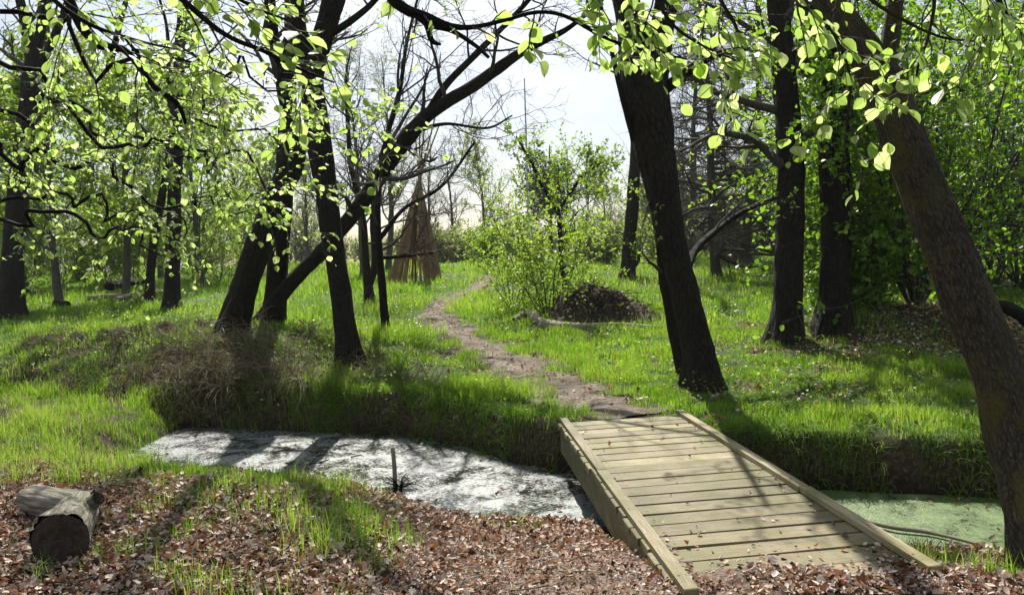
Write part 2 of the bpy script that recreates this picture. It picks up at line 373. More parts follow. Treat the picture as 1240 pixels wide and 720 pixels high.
def barkmat(name, c0, c1, c2, rad=.15, zs=.25, sc=40., bump=.012, fiss=.6, moss=None, mossamt=0., wrap=True):
    """wrap: pattern laid round and along each limb (metres), so that it follows the grain"""
    t = NT(name); co = t.n('TexCoord').outputs['Object']
    if wrap:
        sx = t.n('SeparateXYZ', Vector=t.attr('luv').outputs['Vector']); an = t.math('MULTIPLY', sx.outputs[0], 2*math.pi)
        v = t.n('CombineXYZ', X=t.math('MULTIPLY', t.math('COSINE', an), rad), Y=t.math('MULTIPLY', t.math('SINE', an), rad), Z=t.math('ADD', t.math('MULTIPLY', sx.outputs[1], zs), t.math('MULTIPLY', t.attr('rnd').outputs['Fac'], 13.)))
    else: v = t.n('Mapping', Vector=co, Scale=(1, 1, zs))
    wn = t.n('TexNoise', Vector=v, Scale=sc*.4, Detail=4.)
    wv = t.n('MixRGB', _blend_type='ADD', Fac=.06, Color1=v.outputs[0], Color2=wn.outputs['Color'])
    vo = t.n('TexVoronoi', _feature='DISTANCE_TO_EDGE', Vector=wv, Scale=sc)
    nz_ = t.n('TexNoise', Vector=v, Scale=sc*1.5, Detail=8., Roughness=.72)
    fine = t.n('TexNoise', Vector=co, Scale=90., Detail=4., Roughness=.7)
    big = t.n('TexNoise', Vector=co, Scale=2.2, Detail=5., Roughness=.6)
    c = t.ramp(t.math('ADD', t.math('MULTIPLY', nz_.outputs['Fac'], .7), t.math('MULTIPLY', fine.outputs['Fac'], .3)), [(.32, c0), (.52, c1), (.70, c2)])
    cr = t.ramp(vo.outputs['Distance'], [(0, (1-fiss,)*3), (.22, (1, 1, 1))])
    c = t.mix(1., c, cr, 'MULTIPLY')
    c = t.mix(t.ramp(big.outputs['Fac'], [(.45, (0, 0, 0)), (.7, (.45, .45, .45))]), c, (c1[0]*.8, c1[1]*1.05, c1[2]*.7, 1))
    if moss:
        mn = t.n('TexNoise', Vector=co, Scale=3.0, Detail=9., Roughness=.74)
        c = t.mix(t.ramp(mn.outputs['Fac'], [(.49-mossamt, (0, 0, 0)), (.60-mossamt, (.85, .85, .85))]), c, t.mix(fine.outputs['Fac'], (*moss[0], 1), (*moss[1], 1)))
    h = t.math('ADD', t.math('MULTIPLY', t.math('MINIMUM', vo.outputs['Distance'], .25), 2.2*fiss), t.math('ADD', nz_.outputs['Fac'], t.math('MULTIPLY', fine.outputs['Fac'], .35)))
    b = t.n('Bump', Strength=1., Distance=bump, Height=h)
    p = t.n('BsdfPrincipled', Base_Color=c, Roughness=.85, Normal=b); p.inputs['Specular IOR Level'].default_value = .22
    return t.end(p)
M['bark'] = barkmat('dark_bark', (.013, .010, .007), (.030, .023, .016), (.066, .054, .040), .18, .22, 34., .028, .75)
M['barkmoss'] = barkmat('mossy_bark', (.03, .024, .017), (.095, .078, .055), (.27, .23, .18), .16, .34, 46., .022, .6, ((.05, .047, .010), (.16, .145, .035)), 0.)
M['twig'] = barkmat('grey_twig_bark', (.05, .042, .034), (.095, .08, .066), (.16, .14, .115), zs=.5, sc=40., bump=.003, wrap=False)
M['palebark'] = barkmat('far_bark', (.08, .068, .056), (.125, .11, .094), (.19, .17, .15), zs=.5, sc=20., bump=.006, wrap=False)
M['log'] = barkmat('weathered_log', (.12, .10, .075), (.34, .30, .24), (.70, .66, .59), .15, .12, 24., .022, .5)
M['logpale'] = barkmat('bare_dead_wood', (.15, .125, .095), (.32, .27, .205), (.46, .41, .33), .10, .10, 26., .008, .2)
M['pole'] = barkmat('pole_wood', (.16, .085, .045), (.34, .20, .11), (.48, .34, .21), .05, .12, 60., .004, .3)

def groundmat():
    t = NT('soil_and_turf'); co = t.n('TexCoord').outputs['Object']
    g = t.attr('rnd').outputs['Fac']
    n1 = t.n('TexNoise', Vector=co, Scale=9., Detail=8., Roughness=.7); n2 = t.n('TexNoise', Vector=co, Scale=55., Detail=5., Roughness=.7)
    vo = t.n('TexVoronoi', Vector=co, Scale=34.)
    soil = t.ramp(n1.outputs['Fac'], [(.25, (.014, .010, .006)), (.5, (.036, .025, .016)), (.75, (.085, .06, .04))])
    lit = t.ramp(t.n('SeparateXYZ', Vector=vo.outputs['Color']).outputs[0], [(0, (.03, .018, .011)), (.5, (.10, .05, .026)), (.8, (.18, .12, .075)), (1, (.30, .24, .17))])
    soil = t.mix(.30, soil, lit)
    mulch = t.ramp(n2.outputs['Fac'], [(.3, (.10, .07, .05)), (.5, (.25, .185, .14)), (.68, (.42, .34, .27))])
    soil = t.mix(t.n('SeparateXYZ', Vector=t.attr('luv').outputs['Vector']).outputs[0], soil, mulch)
    turf = t.ramp(n2.outputs['Fac'], [(.25, (.022, .04, .008)), (.5, (.05, .095, .014)), (.75, (.10, .16, .03))])
    c = t.mix(g, soil, turf)
    wet = t.n('SeparateXYZ', Vector=co).outputs[2]
    wf = t.n('MapRange', Value=wet, **{'From Min': -.50, 'From Max': -.30, 'To Min': .8, 'To Max': 0.}).outputs[0]
    c = t.mix(wf, c, (.016, .013, .008, 1))
    b = t.n('Bump', Strength=1., Distance=.03, Height=t.math('ADD', n2.outputs['Fac'], n1.outputs['Fac']))
    p = t.n('BsdfPrincipled', Base_Color=c, Roughness=.9, Normal=b); p.inputs['Specular IOR Level'].default_value = .2
    return t.end(p)
M['ground'] = groundmat()
def pathmat():
    t = NT('trodden_earth'); co = t.n('TexCoord').outputs['Object']
    n1 = t.n('TexNoise', Vector=co, Scale=3.5, Detail=9., Roughness=.72); n2 = t.n('TexNoise', Vector=co, Scale=60., Detail=6., Roughness=.75)
    vo = t.n('TexVoronoi', Vector=co, Scale=26.)
    c = t.ramp(n1.outputs['Fac'], [(.3, (.085, .065, .045)), (.5, (.26, .21, .155)), (.68, (.45, .39, .31))])
    c = t.mix(t.ramp(n2.outputs['Fac'], [(.35, (.7, .7, .7)), (.62, (0, 0, 0))]), c, (.07, .055, .04, 1))
    b = t.n('Bump', Strength=1., Distance=.05, Height=t.math('ADD', t.math('MULTIPLY', n1.outputs['Fac'], 1.5), t.math('ADD', t.math('MULTIPLY', n2.outputs['Fac'], .5), t.math('MULTIPLY', vo.outputs['Distance'], .5))))
    p = t.n('BsdfPrincipled', Base_Color=c, Roughness=.9, Normal=b); p.inputs['Specular IOR Level'].default_value = .2
    return t.end(p)
M['path'] = pathmat()
def watermat():
    t = NT('scummy_water'); co = t.n('TexCoord').outputs['Object']
    n1 = t.n('TexNoise', Vector=co, Scale=2.6, Detail=8., Roughness=.7, Distortion=.6)
    n2 = t.n('TexNoise', Vector=co, Scale=26., Detail=9., Roughness=.82, Distortion=.4)
    vo = t.n('TexVoronoi', Vector=co, Scale=130.)
    x = t.n('SeparateXYZ', Vector=co).outputs[0]
    right = t.ramp(t.math('MULTIPLY_ADD', x, .5), [(0, (0, 0, 0)), (1, (1, 1, 1))])
    rt = t.n('MapRange', Value=x, **{'From Min': 1.0, 'From Max': 2.4}).outputs[0]
    grey = t.ramp(n2.outputs['Fac'], [(.34, (.035, .042, .035)), (.50, (.13, .148, .138)), (.68, (.29, .32, .315))])
    weed = t.ramp(t.math('ADD', t.math('MULTIPLY', n2.outputs['Fac'], .45), t.math('MULTIPLY', n1.outputs['Fac'], .55)), [(.38, (.02, .032, .010)), (.49, (.075, .125, .032)), (.62, (.19, .26, .09))])
    c = t.mix(rt, grey, weed)
    sp = t.math('ADD', t.math('MULTIPLY', n1.outputs['Fac'], .6), t.math('MULTIPLY', n2.outputs['Fac'], .6))
    k = t.ramp(sp, [(.545, (0, 0, 0)), (.65, (1, 1, 1))])          # covered by scum / open water
    k = t.math('MAXIMUM', k, t.math('MULTIPLY', rt, t.ramp(sp, [(.50, (.1, .1, .1)), (.56, (.97, .97, .97))])))
    bw = t.n('Bump', Strength=.15, Distance=.01, Height=n1.outputs['Fac'])
    b = t.n('Bump', Strength=.5, Distance=.008, Height=t.math('ADD', n2.outputs['Fac'], t.math('MULTIPLY', vo.outputs['Distance'], .6)))
    wat = t.n('BsdfPrincipled', Base_Color=(.018, .020, .012, 1), Roughness=.10, IOR=1.33, Normal=bw)
    scm = t.n('BsdfPrincipled', Base_Color=c, Roughness=.38, Normal=b); scm.inputs['Specular IOR Level'].default_value = .55
    return t.end(t.n('MixShader', Fac=k, **{'1': wat, '2': scm}))
M['water'] = watermat()
def plankmat(name, tint=1., algae=.5, mud=0.):
    t = NT(name); uv = t.attr('luv').outputs['Vector']; r = t.attr('rnd').outputs['Fac']; co = t.n('TexCoord').outputs['Object']
    off = t.n('CombineXYZ', X=t.math('MULTIPLY', r, 37.), Y=t.math('MULTIPLY', r, 91.), Z=0.)
    v = t.n('VectorMath', _operation='ADD', **{'0': uv, '1': off.outputs[0]})
    g1 = t.n('TexNoise', Vector=t.n('Mapping', Vector=v, Scale=(3.5, 75., 1)), Scale=1., Detail=7., Roughness=.65, Distortion=.5)
    g2 = t.n('TexNoise', Vector=co, Scale=3.2, Detail=7., Roughness=.65)
    g3 = t.n('TexNoise', Vector=co, Scale=70., Detail=4., Roughness=.7)
    c = t.ramp(g1.outputs['Fac'], [(.28, (.13*tint, .10*tint, .055*tint)), (.5, (.29*tint, .245*tint, .15*tint)), (.75, (.43*tint, .385*tint, .27*tint))])
    c = t.mix(t.ramp(g2.outputs['Fac'], [(.40, (0, 0, 0)), (.66, (algae, algae, algae))]), c, (.16*tint, .155*tint, .045*tint, 1))
    c = t.mix(t.ramp(g3.outputs['Fac'], [(.32, (.75, .75, .75)), (.43, (0, 0, 0))]), c, (.07, .055, .032, 1))
    st_ = t.n('TexNoise', Vector=co, Scale=1.3, Detail=8., Roughness=.75, Distortion=1.)
    c = t.mix(t.ramp(st_.outputs['Fac'], [(.52, (0, 0, 0)), (.7, (.55, .55, .55))]), c, (.11, .09, .055, 1))
    ex = t.n('SeparateXYZ', Vector=uv).outputs[0]; ed = t.math('ABSOLUTE', t.math('SUBTRACT', ex, .70))
    em = t.math('MULTIPLY', t.n('MapRange', Value=ed, **{'From Min': .25, 'From Max': .62}).outputs[0], t.ramp(g2.outputs['Fac'], [(.35, (.15, .15, .15)), (.6, (.95, .95, .95))]))
    c = t.mix(em, c, (.13*tint, .125*tint, .045*tint, 1))
    sy_ = t.n('SeparateXYZ', Vector=uv).outputs[1]
    fx = t.math('MINIMUM', t.math('ABSOLUTE', t.math('SUBTRACT', ex, .16)), t.math('ABSOLUTE', t.math('SUBTRACT', ex, 1.26)))
    fy = t.math('MINIMUM', t.math('ABSOLUTE', t.math('SUBTRACT', sy_, .05)), t.math('ABSOLUTE', t.math('SUBTRACT', sy_, .15)))
    nd = t.math('LESS_THAN', t.math('ADD', t.math('MULTIPLY', fx, fx), t.math('MULTIPLY', fy, fy)), .00006)
    c = t.mix(nd, c, (.02, .016, .012, 1))
    if mud:
        mm = t.math('MULTIPLY', t.n('MapRange', Value=t.n('SeparateXYZ', Vector=co).outputs[1], **{'From Min': -.9, 'From Max': -2.2}).outputs[0], t.ramp(st_.outputs['Fac'], [(.35, (.1, .1, .1)), (.6, (mud,)*3)]))
        c = t.mix(mm, c, (.10, .08, .055, 1))
    br = t.ramp(r, [(0, (.56, .55, .51)), (.5, (.85, .84, .8)), (1, (1.1, 1.08, 1.05))])
    c = t.mix(1., c, br, 'MULTIPLY')
    b = t.n('Bump', Strength=.6, Distance=.004, Height=t.math('ADD', g1.outputs['Fac'], t.math('MULTIPLY', g3.outputs['Fac'], .4)))
    p = t.n('BsdfPrincipled', Base_Color=c, Roughness=.72, Normal=b); p.inputs['Specular IOR Level'].default_value = .3
    return t.end(p)
M['plank'] = plankmat('weathered_plank', 1.04, .72, .75); M['rail'] = plankmat('bleached_rail', 1.12, .35); M['beam'] = plankmat('green_beam', .72, .9)
def flatmat(name, c, rough=.8, noise=.4, sc=12.):
    t = NT(name); n = t.n('TexNoise', Vector=t.n('TexCoord').outputs['Object'], Scale=sc, Detail=6., Roughness=.65)
    col = t.ramp(n.outputs['Fac'], [(.3, tuple(v*(1-noise) for v in c)), (.7, tuple(v*(1+noise) for v in c))])
    p = t.n('BsdfPrincipled', Base_Color=col, Roughness=rough, Normal=t.n('Bump', Strength=.5, Distance=.01, Height=n.outputs['Fac']))
    return t.end(p)
M['endgrain'] = flatmat('rotten_end_grain', (.04, .028, .019), .95, .75, 26.)
M['earth'] = flatmat('dark_earth', (.035, .024, .016), .95, .6, 20.)
M['mast'] = flatmat('grey_mast', (.35, .36, .38), .6, .1)

# ------------------------------------------------------------------ ground, path, water
def axis(lo, f0_, f1_, step, hi, g=1.09):
    a = list(np.arange(f0_, f1_, step)); s = step
    while a[-1] < hi: s *= g; a.append(a[-1]+s)
    s = step; b = []; v = f0_
    while v > lo: s *= g; v -= s; b.append(v)
    return np.array(b[::-1]+a)
gx = axis(-700, -8.5, 8.5, .085, 700); gy = axis(-60, 3.0, 16.5, .075, 900)
X, Y = np.meshgrid(gx, gy); Z = H(X, Y)
mb = MB(); nx = len(gx); ii = np.arange(len(gy)-1)[:, None]*nx+np.arange(nx-1)[None]
mb.add(np.stack([X, Y, Z], -1), np.stack([ii, ii+1, ii+nx+1, ii+nx], -1).reshape(-1, 4), green(X.ravel(), Y.ravel())*sstep(.12, .5, np.maximum(*stream_u(X.ravel(), Y.ravel()))), np.stack([worn(X.ravel(), Y.ravel()), 0*X.ravel()], 1))
tag(mb.obj('ground', M['ground']), kind='structure')

mb = MB(); NPt = 240; Q = resample(PP, NPt); tg = nrm(np.gradient(Q[:, :2], axis=0)); nr = np.stack([-tg[:, 1], tg[:, 0]], 1)
K = 15; w = np.linspace(-1, 1, K)
rag = .85+2.0*(fbm(np.arange(NPt)*.27, np.zeros(NPt), s=41)-.5); rag2 = .85+2.0*(fbm(np.arange(NPt)*.27, np.zeros(NPt)+5, s=43)-.5)
wl = np.where(w[None] < 0, rag[:, None], rag2[:, None])*Q[:, 2:3]*w[None]
PX = Q[:, None, 0]+nr[:, None, 0]*wl; PY = Q[:, None, 1]+nr[:, None, 1]*wl
PZ = H(PX, PY)+.014*(1-np.abs(w[None])**4*1.6)+.02*(fbm(PX*7, PY*7, s=77)-.5)*(1-np.abs(w[None])**2) + .006
ii = np.arange(NPt-1)[:, None]*K+np.arange(K-1)[None]
mb.add(np.stack([PX, PY, PZ], -1), np.stack([ii, ii+K, ii+K+1, ii+1], -1).reshape(-1, 4))
tag(mb.obj('path', M['path']), kind='structure')

mb = MB(); xs = np.linspace(-40, 30, 280); sy = stream_y(xs); hw = np.interp(xs, SX, HWV)+1.0; w = np.linspace(-1, 1, 9)
V = np.stack([np.broadcast_to(xs[:, None], (280, 9)), sy[:, None]+w[None]*hw[:, None]*1.25, np.full((280, 9), WATER)], -1)
ii = np.arange(279)[:, None]*9+np.arange(8)[None]
mb.add(V, np.stack([ii, ii+9, ii+10, ii+1], -1).reshape(-1, 4))
tag(mb.obj('water', M['water']), kind='structure')

# ------------------------------------------------------------------ footbridge
def box8(mb, A, dz, rnd=0., luv=None):
    """A: 4 top corners in order; dz: thickness downwards; small bevel on the top edges"""
    A = np.asarray(A, float); c = A.mean(0); b = .006
    ins = A+ (c-A)/np.linalg.norm(c-A, axis=1, keepdims=True)*b
    V = np.vstack([ins, A-[0, 0, b*.7], A-[0, 0, dz]])
    f = [(0, 1, 2, 3), (11, 10, 9, 8)]
    for i in range(4):
        j = (i+1) % 4; f += [(i, i+4, j+4, j), (i+4, i+8, j+8, j+4)]
    if luv is None:
        ex = np.linalg.norm(A[1]-A[0]); ey = np.linalg.norm(A[3]-A[0])
        l4 = np.array([(0, 0), (ex, 0), (ex, ey), (0, ey)]); luv = np.vstack([l4, l4+[0, .005], l4+[0, .06]])
    mb.add(V, np.array(f), rnd, luv)
rng = np.random.default_rng(11)
NL, NR_, FL, FR = [Wp(*p, 0.0) for p in ((846, 719), (1119, 692), (687, 511), (820.5, 502))]
bridge = thing('footbridge', 'weathered grey plank footbridge with low edge rails crossing the stream', 'footbridge', ((NL+FR)/2)*[1, 1, 0]+[0, 0, -.05])
mb = MB(); n = 21
su = nrm(NR_-NL)
eL, eR = FL-NL, FR-NR_
for i in range(n):
    a, b = i/n, (i+1)/n; g = .0125/np.linalg.norm(eL)*rng.uniform(.45, 1.5)
    h = rng.uniform(-.003, .004); tl = rng.uniform(-.003, .003); ov = rng.uniform(.085, .105); ov2 = rng.uniform(.07, .10)
    A = np.array([NL+eL*(a+g)-su*ov, NR_+eR*(a+g)+su*ov2, NR_+eR*(b-g)+su*ov2, NL+eL*(b-g)-su*ov]); A[:, 2] += h+np.array([tl, -tl, -tl, tl])
    # subdivide along the length so the board can cup and twist a little
    ks = 6
    for j in range(1):
        box8(mb, A, .045, rng.random())
mb.obj('deck', M['plank'], bridge, smooth=False)
for p0, p1, sgn, lab in ((NL, FL, -1, None), (NR_, FR, 1, None)):
    mb = MB(); e = nrm(p1-p0); q0 = p0-e*(.02 if sgn < 0 else .03); q1 = p1+e*.06
    wd = .072
    ns = 2 if sgn < 0 else 3; cuts = np.linspace(0, 1, ns+1) if sgn > 0 else np.array([0, .52, 1])
    for k in range(ns):
        s0 = q0+(q1-q0)*(cuts[k]+(.0006 if k else 0)); s1 = q0+(q1-q0)*(cuts[k+1]-.0006)
        o = su*sgn*wd; up = np.array([0, 0, .038])+[0, 0, rng.uniform(-.002, .002)]; jit = su*rng.uniform(-.004, .004)
        A = np.array([s0, s1, s1+o, s0+o])+up+jit
        if sgn > 0: A = A[[3, 2, 1, 0]][[1,0,3,2]] if False else A
        box8(mb, A if sgn < 0 else A[::-1], .034, rng.random())
    mb.obj('edge_rail', M['rail'], bridge, smooth=False)
    mb = MB(); o = su*sgn
    s0, s1 = p0+e*.1, p1-e*.02
    A = np.array([s0+o*.02, s1+o*.02, s1+o*.075, s0+o*.075])-[0, 0, .05]
    box8(mb, A if sgn < 0 else A[::-1], .23, .3+.3*rng.random())
    mb.obj('side_beam', M['beam'], bridge, smooth=False)
# centre beam under the boards
mb = MB(); c0, c1 = (NL+NR_)/2, (FL+FR)/2
box8(mb, np.array([c0+su*.05, c1+su*.05, c1-su*.05, c0-su*.05])[::-1]-[0, 0, .05], .2, .4); mb.obj('centre_beam', M['beam'], bridge, smooth=False)

# ------------------------------------------------------------------ explicit stems from the photo's outline, at real distances
def stem(ctrl, n=40, ext=0., d=None, below=.15, lean=.5, rng=None):
    if d is None: d = G(ctrl[0][0], ctrl[0][1])[1]
    P = []
    for c in ctrl:
        dd = d+(c[3] if len(c) > 3 else 0); P.append([*px(c[0], c[1], dd), c[2]/2/F*dd])
    P = np.array(P)
    if below:
        z = P[0].copy(); t = nrm(P[1, :3]-P[0, :3]); z[:3] -= t*below; P = np.vstack([z, P])
    if ext:
        t = nrm(P[-1, :3]-P[-2, :3]); p = P[-1].copy(); r = p[3]
        for k in range(6):
            t = nrm(t+np.array([0, 0, .25*lean])+(rng.normal(size=3)*.12 if rng is not None else 0)); p = p.copy(); p[:3] = p[:3]+t*ext/6; p[3] = max(r*(1-(k+1)/6.6), .012); P = np.vstack([P, p])
    Q = resample(P, n); Q[:, 3] = np.maximum(Q[:, 3], .004)
    return Q[:, :3], Q[:, 3], d

def crown_from(rng, stems, tw, lf, lv=None, n1=9, t0=.45, len1=2.2, n2=7, n3=6, leafn=3, leafsize=.045, tmpl=LEAF_FAR, up1=.05, r1=.4, ang=.95, flat=.2, tmin=.0035, l2=.42, l3=.42, wander=.16, t1=.98, limbs=None):
    """limbs, branches and twigs from the given stems; leaves on the twigs"""
    st = [(resample(np.c_[p, r], 30)) for p, r in stems]; P = np.array([s[:, :3] for s in st]); R = np.array([s[:, 3] for s in st])
    p, d, r, t = spawn(rng, P, R, n1, t0, t1, ang, .25, r1)
    L = len1*(1.15-.75*t)*rng.uniform(.6, 1.25, len(p))
    A, AR = grow(rng, p, d, L, np.maximum(r, .008), 8, wander, up1, .25)
    tubes(limbs or tw, A, AR, 6)
    p, d, r, t = spawn(rng, A, AR, n2, .2, 1., .8, .25, .55, flat)
    Bp, BR = grow(rng, p, d, np.repeat(L, n2)*l2*rng.uniform(.5, 1.2, len(p)), np.maximum(r, .004), 5, wander*1.2, .03, .3)
    tubes(tw, Bp, BR, 4)
    if n3:
        p, d, r, t = spawn(rng, Bp, BR, n3, .15, 1., .75, .25, .6, flat)
        C, CR_ = grow(rng, p, d, np.repeat(np.repeat(L, n2)*l2, n3)*l3*rng.uniform(.5, 1.2, len(p)), np.maximum(r, tmin), 4, wander*1.3, .02, .4)
        tubes(tw, C, CR_, 3)
    else: C = Bp
    if leafn:
        q, tg_ = along(rng, C, leafn)
        leaves(lf, rng, q, tg_*.5+rdir(rng, len(q))*.8, rdir(rng, len(q))*.8+[0, 0, .8], rng.uniform(.7, 1.25, len(q))*leafsize, tmpl)

def tree(name, label, cat, stems, seed, bark='bark', twig='twig', leaf='leaf', sides=22, group=None, amp=.085, flare=.42, crown=True, explicit=(), **kw):
    """stems: list of (P, R); explicit: limb polylines (P, R) that also carry twigs"""
    rng = np.random.default_rng(seed); base = stems[0][0][0]+nrm(stems[0][0][1]-stems[0][0][0])*.15
    th_ = thing(name, label, cat, base, group)
    mb = MB()
    for k, (P, R) in enumerate(stems): bark_tube(mb, P, R, sides, amp, flare if k == 0 else 0.05, 5, seed+k)
    for P, R in explicit: bark_tube(mb, P, R, max(8, sides//2), amp*.8, 0, 5, seed+9)
    tw, lf = MB(), MB()
    if crown: crown_from(rng, list(stems)+list(explicit), tw, lf, **kw)
    mb.obj('trunk', M[bark], th_)
    if crown:
        tw.obj('branches', M[twig], th_)
        if lf.n: lf.obj('crown', M[leaf], th_)
    return th_

rs = np.random.default_rng(5)
def st(*a, **k):
    k.setdefault('rng', rs); P, R, d = stem(*a, **k); return P, R
def d0(x, y): return G(x, y)[1]

# right-hand middle tree, forked
dA = d0(849, 466)
tree('woodland_tree', 'thick dark tree leaning left beside the far end of the footbridge', 'tree',
     [st([(850, 466, 43), (846, 430, 35), (828, 350, 33), (810, 275, 33), (798, 205, 40), (783, 125, 53), (774, 70, 48), (760, 0, 28)], 70, ext=5., d=dA),
      st([(822, 425, 15, .7), (806, 340, 14, .6), (799, 270, 13, .4), (792, 200, 12, .1)], 40, d=dA, below=.4),
      st([(788, 110, 36), (797, 60, 30), (806, 0, 26), (812, -60, 22)], 30, ext=4., d=dA, below=0)], 101, sides=26,
     explicit=[st([(800, 112, 16), (826, 92, 13, -.2), (858, 70, 10, -.4), (905, 58, 7, -.6)], 24, d=dA, below=0),
               st([(833, 326, 9), (842, 303, 9, .4), (866, 280, 8, .9), (900, 256, 6, 1.3), (942, 238, 4, 1.6)], 24, d=dA, below=0),
               st([(768, 170, 8), (752, 110, 7, -.3), (738, 50, 5, -.5), (726, 0, 4, -.7)], 24, d=dA, below=0)],
     n1=5, t0=.40, len1=1.3, leafn=2, leafsize=.05, n2=4, n3=4)
tree('woodland_tree', 'slender dark tree standing in the meadow behind the earth mound', 'tree',
     [st([(760, 340, 17), (763, 290, 15), (767, 230, 14), (769, 170, 12), (758, 110, 10), (752, 40, 9)], 50, ext=6.)], 102, sides=14, n1=14, t0=.3, len1=3., leafn=2, leafsize=.07,
     explicit=[st([(762, 325, 5), (772, 318, 4, .1), (775, 300, 3, .1)], 12, d=d0(760, 340), below=0)])
tree('woodland_tree', 'upright dark tree standing alone on the right bank above its long shadow', 'tree',
     [st([(951, 415, 38), (953, 380, 33), (955, 300, 33), (957, 208, 31), (951, 110, 28), (945, 40, 26), (938, -40, 24)], 70, ext=6.)], 103, sides=22, n1=20, t0=.22, len1=2.6, leafn=0, n2=8, n3=6, flat=.4, up1=-.01)
tree('woodland_tree', 'upright dark tree with ivy leaves round its foot beside the green thicket', 'tree',
     [st([(1009, 402, 39), (1011, 360, 34), (1012, 250, 33), (1009, 125, 32), (1005, 60, 29), (998, -30, 27)], 70, ext=6.)], 104, sides=22, n1=16, t0=.25, len1=2.4, leafn=0, n2=8, n3=5, flat=.4)
# mossy leaning tree, right foreground
dM = 4.55
mossy = [st([(1292, 745, 112, -.2), (1268, 660, 82, -.1), (1238, 560, 65), (1203, 440, 56), (1164, 344, 50), (1123, 240, 46), (1093, 167, 46), (1065, 96, 44), (1032, 40, 34), (995, -10, 29, .1), (960, -80, 28, .2), (945, -170, 24, .2)], 130, d=dM, below=.35, ext=3.),
         st([(1070, 108, 26), (1076, 70, 22), (1082, 20, 19), (1092, -60, 16), (1110, -160, 13)], 40, d=dM, below=0, ext=2.5)]
# left-hand trees
dL = d0(424, 452)
tree('woodland_tree', 'dark trunk rising from the far stream bank opposite the wooden stake', 'tree',
     [st([(425, 453, 34), (421, 415, 28), (411, 344, 24), (397, 245, 25), (386, 165, 29), (379, 104, 26), (387, 60, 23), (404, 0, 26), (420, -60, 22)], 80, ext=4.5, d=dL),
      st([(381, 120, 20, .1), (368, 68, 19, .1), (359, 20, 19, .1), (356, -50, 17, .1)], 30, ext=4., d=dL, below=0)], 105, sides=24,
     explicit=[st([(396, 44, 9), (430, 22, 8, -.2), (458, -4, 7, -.3), (500, -60, 5, -.4)], 20, d=dL, below=0)], n1=10, t0=.4, len1=2.0, leafn=2, leafsize=.05, n2=6, n3=5)
dM7 = d0(283, 406)
tree('woodland_tree', 'dark trunk leaning right on the grassy hump above the dead grass', 'tree',
     [st([(281, 408, 38), (285, 385, 32), (304, 323, 29), (333, 245, 28), (352, 200, 30), (356, 160, 24), (343, 105, 17), (332, 55, 15), (326, -10, 14)], 70, ext=4., d=dM7)], 106, sides=22, n1=10, t0=.4, len1=2.2, leafn=2, leafsize=.055, n2=6, n3=5)
dM8 = d0(331, 390)
tree('woodland_tree', 'straight dark trunk standing behind the right leaning one on the hump', 'tree',
     [st([(331, 392, 24), (335, 330, 23), (341, 260, 22), (346, 190, 20), (350, 110, 18), (352, 20, 15)], 50, ext=5., d=dM8)], 107, sides=18, n1=12, t0=.35, len1=2.4, leafn=2, leafsize=.055, n2=6, n3=5)
dM9 = d0(314, 391)
tree('woodland_tree', 'long dark trunk slanting far right across the sky over the path', 'tree',
     [st([(313, 393, 19), (350, 345, 17), (392, 302, 16, -.1), (430, 256, 18, -.3), (462, 210, 19, -.5), (490, 170, 18, -.7), (520, 138, 16, -.9), (575, 103, 14, -1.2), (633, 62, 11, -1.5), (690, 33, 6, -1.8), (740, -10, 4, -2)], 80, d=dM9, below=.6)], 108, sides=20,
     explicit=[st([(516, 141, 10, -.9), (540, 103, 9, -1.), (575, 67, 8, -1.2), (633, 8, 6, -1.5), (690, -60, 4, -1.8)], 30, d=dM9, below=0),
               st([(462, 214, 8, -.5), (470, 160, 7, -.4), (484, 110, 6, -.3), (492, 55, 4, -.2), (505, 0, 3, 0)], 24, d=dM9, below=0),
               st([(500, 160, 7, -.7), (540, 150, 4, -.5), (590, 155, 3, -.3), (620, 140, 2, 0)], 24, d=dM9, below=0)],
     n1=10, t0=.3, len1=1.9, leafn=0, n2=6, n3=5, up1=.06)
# small many-stemmed bare tree by the path
dS = d0(466, 400)
tree('bare_thorn_tree', 'thin single stemmed bare tree beside the path', 'tree',
     [st([(467, 402, 11), (463, 350, 9), (459, 300, 9), (457, 250, 8), (462, 190, 6), (480, 130, 4)], 40, d=dS, ext=1.5)], 109, sides=10, flare=.2,
     explicit=[st([(459, 290, 6), (490, 252, 5, .2), (535, 225, 4, .3), (575, 172, 3, .3)], 20, d=dS, below=0),
               st([(459, 312, 5), (490, 310, 4, .1), (525, 306, 3, .2)], 16, d=dS, below=0)],
     n1=12, t0=.25, len1=1.6, leafn=0, n2=7, n3=6, tmin=.003, up1=.05)
dS2 = d0(448, 364)
tree('bare_thorn_tree', 'bare tree forking low into two stems just left of the wigwam', 'tree',
     [st([(448, 366, 14), (446, 345, 12), (443, 315, 9), (440, 270, 8), (425, 200, 6), (420, 120, 5)], 40, d=dS2, below=.3, ext=2.),
      st([(447, 345, 9), (455, 315, 9), (452, 260, 7), (470, 180, 5), (510, 110, 3)], 40, d=dS2, below=0, ext=1.5)], 119, sides=10, flare=.2,
     n1=16, t0=.2, len1=2.4, leafn=0, n2=8, n3=7, tmin=.004, up1=.06)
